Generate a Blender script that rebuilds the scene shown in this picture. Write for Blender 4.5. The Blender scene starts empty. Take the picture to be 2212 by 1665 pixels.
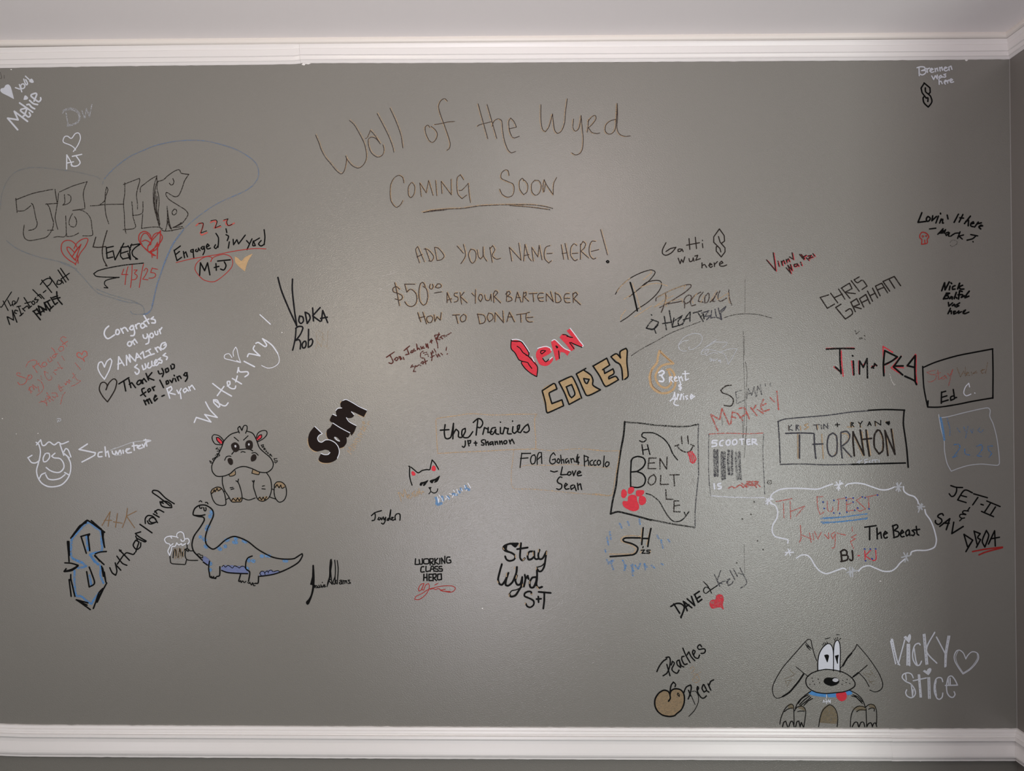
import bpy, math, random
from mathutils import Vector
from mathutils.geometry import tessellate_polygon
from mathutils import noise as mnoise

# ------------------------------------------------------------------ camera, world, lights
SC = bpy.context.scene
COL = SC.collection
D = 1.6                                   # camera to the written wall (wall is the plane y = 0)
CEIL = 2.44
CAM = Vector((0.0, -D, 1.6675))
PITCH, YAW, ROLL, FPX, PW, PH = 0.0139286, -0.0130389, -0.0018283, 1600.0, 2212.0, 1665.0
cp, sp, cy, sy = math.cos(PITCH), math.sin(PITCH), math.cos(YAW), math.sin(YAW)
FWD = Vector((sy * cp, cy * cp, sp))
RT0 = Vector((cy, -sy, 0))
UP0 = RT0.cross(FWD)
RT = math.cos(ROLL) * RT0 + math.sin(ROLL) * UP0
UP = -math.sin(ROLL) * RT0 + math.cos(ROLL) * UP0
cd = bpy.data.cameras.new('camera')
cam = bpy.data.objects.new('camera', cd)
COL.objects.link(cam)
cd.sensor_fit = 'HORIZONTAL'
cd.sensor_width = 36.0
cd.lens = FPX / PW * 36.0
cd.clip_start = 0.05
from mathutils import Matrix
cam.matrix_world = Matrix(((RT.x, UP.x, -FWD.x, CAM.x), (RT.y, UP.y, -FWD.y, CAM.y), (RT.z, UP.z, -FWD.z, CAM.z), (0, 0, 0, 1)))
SC.camera = cam

vs = SC.view_settings
vs.view_transform = 'Standard'
vs.look = 'None'
vs.gamma = 1.0
vs.use_curve_mapping = False
vs.exposure = 0.0

w = bpy.data.worlds.new('world')
SC.world = w
w.use_nodes = True
w.node_tree.nodes['Background'].inputs[0].default_value = (0.80, 0.82, 0.86, 1)
w.node_tree.nodes['Background'].inputs[1].default_value = 0.03

def area(name, loc, target, sx, sz, power, col, spread=180):
    d = bpy.data.lights.new(name, 'AREA')
    d.shape = 'RECTANGLE'
    d.size, d.size_y = sx, sz
    d.energy = power
    d.color = col
    d.spread = math.radians(spread)
    o = bpy.data.objects.new(name, d)
    o.location = loc
    o.rotation_euler = (Vector(target) - Vector(loc)).to_track_quat('-Z', 'Y').to_euler()
    COL.objects.link(o)
    return o

# lamps of the larger room around and behind the camera, and the light coming through its doorways
area('wall_lamp_left', (-0.59, -1.5, 1.89), (-0.59, 0, 1.89), 0.2, 0.15, 5.5, (1.0, 0.89, 0.74))
area('ceiling_lamp_middle', (0.25, -1.2, 2.30), (0.25, 0, 1.7), 0.2, 0.1, 2.1, (1.0, 0.82, 0.78))
area('doorway_light_high', (1.44, -3.0, 1.60), (0.4, 0, 1.4), 0.35, 0.6, 7.5, (1.0, 1.0, 0.92))
area('doorway_light_low', (1.44, -3.0, 1.00), (0.4, 0, 1.2), 0.35, 0.6, 22, (0.94, 1.0, 0.95))
area('wall_lamp_right', (0.86, -1.35, 1.45), (0.6, 0, 1.40), 0.12, 0.5, 1.3, (0.85, 0.92, 1.0))
area('uplight', (-0.15, -1.9, 1.0), (0.0, -0.3, 2.44), 0.5, 0.5, 7.6, (0.98, 0.94, 1.0), 120)
area('downlight', (0.0, -0.8, 2.42), (0.0, -0.1, 1.2), 0.15, 0.15, 0.55, (1.0, 1.0, 0.95), 140)
area('left_doorway_glow', (-1.30, -1.0, 1.45), (-1.05, 0, 1.35), 0.3, 0.9, 3.2, (0.96, 0.93, 1.0))

# ------------------------------------------------------------------ helpers
def px2wall(x, y):
    d = FWD * FPX + RT * (x - PW / 2) - UP * (y - PH / 2)
    t = D / d.y
    return CAM.x + d.x * t, CAM.z + d.z * t

def tag(o, label=None, cat=None, group=None, kind=None):
    if label: o['label'] = label
    if cat: o['category'] = cat
    if group: o['group'] = group
    if kind: o['kind'] = kind
    return o

def mesh_obj(name, verts, faces, mat, parent=None, smooth=False):
    me = bpy.data.meshes.new(name)
    me.from_pydata(verts, [], faces)
    me.materials.append(mat)
    if smooth:
        for p in me.polygons: p.use_smooth = True
    me.update()
    o = bpy.data.objects.new(name, me)
    COL.objects.link(o)
    if parent: o.parent = parent
    return o

def slab(name, a, b, mat, parent=None):
    (x0, y0, z0), (x1, y1, z1) = a, b
    v = [(x0,y0,z0),(x1,y0,z0),(x1,y1,z0),(x0,y1,z0),(x0,y0,z1),(x1,y0,z1),(x1,y1,z1),(x0,y1,z1)]
    f = [(0,3,2,1),(4,5,6,7),(0,1,5,4),(1,2,6,5),(2,3,7,6),(3,0,4,7)]
    return mesh_obj(name, v, f, mat, parent)

# ------------------------------------------------------------------ materials
def peel_group():
    g = bpy.data.node_groups.new('roller_texture', 'ShaderNodeTree')
    g.interface.new_socket('Height', in_out='OUTPUT', socket_type='NodeSocketFloat')
    g.interface.new_socket('Coverage', in_out='OUTPUT', socket_type='NodeSocketFloat')
    n = g.nodes; l = g.links
    out = n.new('NodeGroupOutput')
    geo = n.new('ShaderNodeNewGeometry')
    mp = n.new('ShaderNodeMapping')
    mp.inputs['Rotation'].default_value = (0, 0.6, 0)
    mp.inputs['Scale'].default_value = (1.0, 1.0, 1.5)
    l.new(geo.outputs['Position'], mp.inputs[0])
    a = n.new('ShaderNodeTexNoise')
    a.inputs['Scale'].default_value = 360
    a.inputs['Detail'].default_value = 2.0
    a.inputs['Roughness'].default_value = 0.5
    l.new(mp.outputs[0], a.inputs['Vector'])
    l.new(a.outputs[0], out.inputs[0])
    f = n.new('ShaderNodeTexNoise'); f.inputs['Scale'].default_value = 900; f.inputs['Detail'].default_value = 1
    l.new(mp.outputs[0], f.inputs['Vector'])
    mx = n.new('ShaderNodeMix'); mx.inputs[0].default_value = .45
    l.new(a.outputs[0], mx.inputs[2]); l.new(f.outputs[0], mx.inputs[3])
    l.new(mx.outputs[0], out.inputs[1])
    return g
PEEL = peel_group()

def base_mat(name, col, rough, spec, bump=0.0, dist=0.0006, vary=0.0):
    m = bpy.data.materials.new(name)
    m.use_nodes = True
    n = m.node_tree.nodes; l = m.node_tree.links
    b = n['Principled BSDF']
    b.inputs['Base Color'].default_value = (*col, 1)
    b.inputs['Roughness'].default_value = rough
    b.inputs['Specular IOR Level'].default_value = spec
    if bump > 0:
        g = n.new('ShaderNodeGroup'); g.node_tree = PEEL
        bp = n.new('ShaderNodeBump')
        bp.inputs['Strength'].default_value = bump
        bp.inputs['Distance'].default_value = dist
        l.new(g.outputs[0], bp.inputs['Height'])
        l.new(bp.outputs[0], b.inputs['Normal'])
    if vary > 0:
        t = n.new('ShaderNodeTexNoise'); t.inputs['Scale'].default_value = 3.0; t.inputs['Detail'].default_value = 3
        geo = n.new('ShaderNodeNewGeometry'); l.new(geo.outputs['Position'], t.inputs['Vector'])
        mx = n.new('ShaderNodeMix'); mx.data_type = 'RGBA'
        mx.inputs[6].default_value = (*[c * (1 - vary) for c in col], 1)
        mx.inputs[7].default_value = (*[min(1, c * (1 + vary)) for c in col], 1)
        l.new(t.outputs[0], mx.inputs[0]); l.new(mx.outputs[2], b.inputs['Base Color'])
    return m

WALLC = (0.205, 0.198, 0.182)
M_WALL = base_mat('grey_wall_paint', WALLC, 0.27, 0.60, 0.62, 0.0008, 0.04)
M_WALLR = base_mat('grey_wall_paint_side', (0.205, 0.190, 0.178), 0.45, 0.4, 0.3, 0.0006, 0.04)
M_CEIL = base_mat('ceiling_paint', (0.90, 0.865, 0.87), 0.6, 0.3, 0.18, 0.0006, 0.02)
M_TRIM = base_mat('white_gloss_trim_paint', (0.80, 0.775, 0.775), 0.32, 0.5, 0.06, 0.0005, 0.02)
M_BEAD = base_mat('cream_bead_paint', (0.78, 0.735, 0.70), 0.4, 0.45, 0.05, 0.0005, 0.02)
M_FLOOR = base_mat('brown_floor', (0.07, 0.055, 0.045), 0.5, 0.3, 0.0)

INK = dict(K=(.004, .004, .004), N=(.020, .015, .013), J=(.050, .050, .062), B=(.008, .008, .010), M=(.085, .022, .018),
           n=(.045, .030, .026), D=(.012, .007, .006), w=(.61, .635, .71), s=(.42, .44, .48), g=(.48, .49, .53),
           r=(.33, .028, .026), R=(.58, .040, .060), c=(.48, .10, .085), O=(.46, .315, .175), T=(.40, .29, .18), o=(.22, .13, .065),
           Q=(.36, .26, .145), t=(.27, .20, .125), U=(.12, .25, .46), u=(.175, .215, .26), L=(.08, .25, .55),
           i=(.035, .075, .30), P=(.15, .18, .33), q=WALLC, d=(.06, .065, .08), v=(.14, .215, .36), x=(.085, .08, .072), e=(.42, .41, .39), y=(.20, .165, .11))
INKNAME = dict(K='black', N='soft_black', J='faded_charcoal', B='deep_black', M='dark_red', n='dark_brown', D='brown_black', w='white',
               s='pale_white', g='light_grey', r='red', R='bright_red', c='coral_red', O='gold', T='tan_gold', o='dull_gold', Q='tan_gold_fill',
               t='tan', U='blue', u='pale_blue', L='sky_blue', i='deep_blue', P='periwinkle', q='bare_wall', d='dark_grey', v='soft_blue', x='grime', e='bare_plaster', y='olive_brown')
_ink = {}
def ink(code, dry):
    k = (code, dry)
    if k in _ink: return _ink[k]
    light = code in 'wsg'
    m = base_mat('marker_' + INKNAME[code] + ('_dry' if dry else ''), INK[code], 0.55, 0.07 if code != 'q' else 0.5, 0.35, 0.0005)
    n = m.node_tree.nodes; l = m.node_tree.links
    b = n['Principled BSDF']
    # marker coverage: the drier the pen, the more it only catches the tops of the roller texture
    g = n.new('ShaderNodeGroup'); g.node_tree = PEEL
    thr = [0, .40, .445, .475, .50, .525, .56][min(dry, 6)]
    amt = [0, .80, .85, .80, .75, .72, .70][min(dry, 6)]
    if dry:
        mr = n.new('ShaderNodeMapRange')
        mr.inputs['From Min'].default_value = thr - .03
        mr.inputs['From Max'].default_value = thr + .05
        mr.inputs['To Min'].default_value = 1 - amt if dry < 3 else 0.12
        mr.inputs['To Max'].default_value = 1.0 if dry < 3 else .9
        l.new(g.outputs[1], mr.inputs['Value'])
        l.new(mr.outputs[0], b.inputs['Alpha'])
    # uneven ink: overlapping pen strokes leave it lighter and darker
    t = n.new('ShaderNodeTexNoise'); t.inputs['Scale'].default_value = 120; t.inputs['Detail'].default_value = 3; t.inputs['Roughness'].default_value = .7
    mp = n.new('ShaderNodeMapping'); mp.inputs['Rotation'].default_value = (0, .9, 0); mp.inputs['Scale'].default_value = (1, 1, 4)
    geo = n.new('ShaderNodeNewGeometry'); l.new(geo.outputs['Position'], mp.inputs[0]); l.new(mp.outputs[0], t.inputs['Vector'])
    cr = n.new('ShaderNodeMix'); cr.data_type = 'RGBA'
    c0 = INK[code]; k0, k1 = (.86, 1.08) if light else (.62, 1.30)
    cr.inputs[6].default_value = (*[c * k0 for c in c0], 1); cr.inputs[7].default_value = (*[min(1, c * k1) for c in c0], 1)
    l.new(t.outputs[0], cr.inputs[0]); l.new(cr.outputs[2], b.inputs['Base Color'])
    _ink[k] = m
    return m
# ------------------------------------------------------------------ room
ZC = CAM.z + 0.72348          # lower edge of the crown moulding
ZR = CAM.z - 0.70965          # upper edge of the chair rail
XR = 1.05265                  # right corner
XL = -1.36
slab('wall_front', (XL - .1, 0, 0), (XR + .1, .1, CEIL), M_WALL)
wf = bpy.data.objects['wall_front']
tag(wf, 'grey painted wall with roller texture covered in marker writing and drawings', 'wall', kind='structure')
wr = slab('wall_right', (XR, -1.15, 0), (XR + .1, 0, CEIL), M_WALLR)
tag(wr, 'narrow strip of plain grey side wall at the right corner', 'wall', kind='structure')
wl = slab('wall_left', (XL - .1, -1.15, 0), (XL, 0, CEIL), M_WALL)
tag(wl, 'plain grey side wall just beyond the left edge', 'wall', kind='structure')
cl = slab('ceiling', (-3.2, -6.5, CEIL), (3.2, .1, CEIL + .1), M_CEIL)
tag(cl, 'smooth off-white painted ceiling above the crown moulding', 'ceiling', kind='structure')
fl = slab('floor', (-3.2, -6.5, -.1), (3.2, .1, 0), M_FLOOR)
tag(fl, 'brown floor below the written wall', 'floor', kind='structure')
for nm, a, b in (('wall_back', (-3.2, -6.6, 0), (3.2, -6.5, CEIL)), ('wall_far_left', (-3.3, -6.5, 0), (-3.2, -1.15, CEIL)), ('wall_far_right', (3.2, -6.5, 0), (3.3, -1.15, CEIL)),
                 ('wall_return_left', (-3.2, -1.15, 0), (XL - .1, -1.05, CEIL)), ('wall_return_right', (XR + .1, -1.15, 0), (3.2, -1.05, CEIL))):
    tag(slab(nm, a, b, M_WALLR), 'plain grey room wall outside the frame, ' + nm.replace('_', ' '), 'wall', kind='structure')

def interp(tab, x):
    if x <= tab[0][0]: return tab[0][1]
    for (a, b), (c, d) in zip(tab, tab[1:]):
        if x <= c: return b + (d - b) * (x - a) / (c - a)
    return tab[-1][1]
def bow(obs, z0):              # the trim is nailed up slightly crooked: measured deviations along the wall
    t = []
    for p in obs:
        X, Z = px2wall(*p); t.append((X, Z - z0))
    return t
CROWN_BOW = bow([(0,146.5),(200,143),(400,140.7),(560,139.3),(645,137.8),(650,136.4),(900,136),(1400,133.5),(1900,130.5),(2170,128)], ZC)
RAIL_BOW = bow([(-60,1561),(0,1562.5),(60,1564.6),(300,1566),(900,1569),(1640,1571.6),(1900,1573),(2190,1572.2)], ZR)

def sweep_front(name, prof, z0, bowt, x0, x1, mat, mitre=False, rag=(), step=.012, parent=None, dz=0.0):
    n = max(2, int((x1 - x0) / step)); V = []; F = []
    m = len(prof)
    for i in range(n + 1):
        x = x0 + (x1 - x0) * i / n
        for k, (o, z) in enumerate(prof):
            xx = x
            if mitre and i == n: xx = XR - o
            r = 0
            if k in rag: r = .0007 * mnoise.noise(Vector((x * 60, k, 3.1))) + .0004 * mnoise.noise(Vector((x * 220, k, 1)))
            V.append((xx, -o, z0 + z + dz + interp(bowt, x) + r))
    for i in range(n):
        for k in range(m - 1):
            F.append((i * m + k, (i + 1) * m + k, (i + 1) * m + k + 1, i * m + k + 1))
    F.append(tuple(range(m))); F.append(tuple(n * m + k for k in reversed(range(m))))
    return mesh_obj(name, V, F, mat, parent)
def sweep_right(name, prof, z0, b, mat, rag=(), y1=-1.15, parent=None):
    n = 60; V = []; F = []; m = len(prof)
    for i in range(n + 1):
        y = y1 * i / n
        for k, (o, z) in enumerate(prof):
            yy = -o if i == 0 else y
            r = 0
            if k in rag: r = .0008 * mnoise.noise(Vector((y * 60, k, 7.1)))
            V.append((XR - o, yy, z0 + z + b + r))
    for i in range(n):
        for k in range(m - 1):
            F.append((i * m + k, (i + 1) * m + k, (i + 1) * m + k + 1, i * m + k + 1))
    return mesh_obj(name, V, F, mat, parent)

H = CEIL - ZC
s_ = H / .056
CROWN = [(0, -.0003), (.0012, -.0002), (.0052, .0050), (.0068, .0058), (.0068, .0090), (.0085, .0145), (.0078, .0155), (.0105, .0165), (.0122, .0310), (.0108, .0325), (.0112, .0340), (.0140, .0400), (.0145, .0436), (0, .0436)]
CROWN = [(o, z * s_) for o, z in CROWN]
BEAD = [(0, .0436), (.0165, .0438), (.0195, .0455), (.0210, .0485), (.0212, .0525), (.0200, .0562), (0, .0562)]
BEAD = [(o, z * s_) for o, z in BEAD]
RAIL = [(0, .0002), (.0040, -.0004), (.0052, -.0055), (.0075, -.0062), (.0085, -.0110), (.0102, -.0118), (.0110, -.0136), (.0150, -.0142), (.0160, -.0195), (.0150, -.0208),
        (.0095, -.0218), (.0088, -.0260), (.0098, -.0320), (.0125, -.0400), (.0150, -.0480), (.0158, -.0525), (.0150, -.0560), (.0120, -.0572), (.0095, -.0576), (.0095, -.0590), (.0118, -.0592), (.0118, -.0632), (0, -.0636)]
xj = px2wall(650, 137)[0]
def struct(o, label): return tag(o, label, 'trim', kind='structure')
struct(sweep_front('trim_1', CROWN, ZC, CROWN_BOW, XL, xj - .00012, M_TRIM, rag=(0, 1), dz=-.0006), 'left length of white crown moulding, ending at the joint')
struct(sweep_front('trim_2', CROWN, ZC, CROWN_BOW, xj + .00012, XR, M_TRIM, True, rag=(0, 1)), 'long right length of white crown moulding above the writing')
struct(sweep_front('trim_3', BEAD, ZC, [(0, 0)], XL, XR, M_BEAD, True), 'cream rounded bead between crown moulding and ceiling on the written wall')
struct(sweep_right('trim_4', CROWN, ZC, CROWN_BOW[-1][1], M_TRIM, rag=(0, 1)), 'short white crown moulding on the right side wall')
struct(sweep_right('trim_5', BEAD, ZC, 0, M_BEAD), 'cream bead above the right side wall crown moulding')
xk = px2wall(1920, 1600)[0]
struct(sweep_front('trim_6', RAIL, ZR, RAIL_BOW, XL, xk - .0001, M_TRIM, rag=(0, 1, 21, 22)), 'long left length of the white stepped chair rail running below the writing')
struct(sweep_front('trim_9', RAIL, ZR, RAIL_BOW, xk + .0001, XR, M_TRIM, True, rag=(0, 1, 21, 22), dz=-.0006), 'short right length of the white stepped chair rail ending in the corner')
struct(sweep_right('trim_7', RAIL, ZR, RAIL_BOW[-1][1], M_TRIM, rag=(0, 1, 21, 22)), 'white chair rail on the right side wall')
# filler bead in the right corner, and filler at the crown joint
V = []; F = []
for i in range(31):
    z = ZR + (ZC - ZR) * i / 30
    for (a, b) in ((-.0011, 0), (-.0008, -.0006), (0, -.0011)): V.append((XR + a, b - .00005, z))
for i in range(30):
    for k in range(2): F.append((i * 3 + k, i * 3 + k + 1, (i + 1) * 3 + k + 1, (i + 1) * 3 + k))
M_CAULK = base_mat('grey_caulk', (.245, .235, .23), .5, .4)
struct(mesh_obj('trim_8', V, F, M_CAULK), 'thin pale filler line down the right inner corner')

def blob(name, x, z, rx, rz, h, mat, y=0.0):
    V = [(x, y - h, z)]; F = []
    for r, hh in ((.55, .8), (1.0, 0.0)):
        for k in range(10):
            a = k * math.tau / 10; j = 1 + .25 * math.sin(k * 2.3 + x * 50)
            V.append((x + math.cos(a) * rx * r * j, y - h * hh, z + math.sin(a) * rz * r * j))
    for k in range(10):
        k2 = (k + 1) % 10
        F += [(0, 1 + k2, 1 + k), (1 + k, 1 + k2, 11 + k2, 11 + k)]
    return mesh_obj(name, V, F, mat, smooth=True)
M_BLOB = base_mat('white_paint_drip', (.8, .78, .78), .35, .5)
for i, (px_, py_, rx, rz, lb) in enumerate([
        (655.5, 138.6, .0036, .0028, 'white paint drip under the crown moulding joint, left of center'),
        (664, 137.2, .0065, .0016, 'flat smear of white paint right of the crown joint drip'),
        (2088, 130.0, .0034, .0018, 'small white paint drip under the crown moulding near the right corner'),
        (24, 150.2, .0016, .0012, 'tiny white paint fleck under the crown moulding, far left'),
        (1696, 1636.5, .0036, .0018, 'white paint drip below the chair rail, under the dog drawing'),
        (1906, 1638.5, .0045, .0018, 'white paint drip below the chair rail, right of the dog drawing'),
        (2088, 1640.0, .0045, .0016, 'white paint drip below the chair rail near the right corner'),
        (1988, 1643.5, .0014, .0010, 'tiny pale paint fleck below the chair rail, lower right')]):
    X, Z = px2wall(px_, py_)
    tag(blob('paint_drip', X, Z, rx, rz, .0012, M_BLOB), lb, 'paint drip')
# small nicks of white paint on the wall
for (px_, py_, r, wh) in [(5, 904, .0012, 'at the left edge, level with the white surname'), (35, 937, .0009, 'up and left of the white smiling face'), (82, 936, .0011, 'just above the white smiling face hair'),
        (609, 718, .0014, 'right of the diagonal white word, under the tall black V'), (1119, 474, .0020, 'just under the COMING SOON underline'), (1902, 1255, .0014, 'below the lower right of the white cloud border'),
        (1042, 1314, .0014, 'left of the STAY WYRD initials, low on the wall'), (592, 1269, .0018, 'under the belly of the dinosaur, toward its tail'), (1864, 830, .0018, 'below the dot between the angular red and black names'), (464, 363, .0020, 'inside the right lobe of the faint blue heart')]:
    X, Z = px2wall(px_, py_)
    tag(blob('paint_fleck', X, Z, r, r * .8, .0006, M_BLOB if r < .0015 else M_WALL), 'tiny paint fleck ' + wh, 'paint fleck', 'tiny raised paint flecks scattered over the grey wall')
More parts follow.
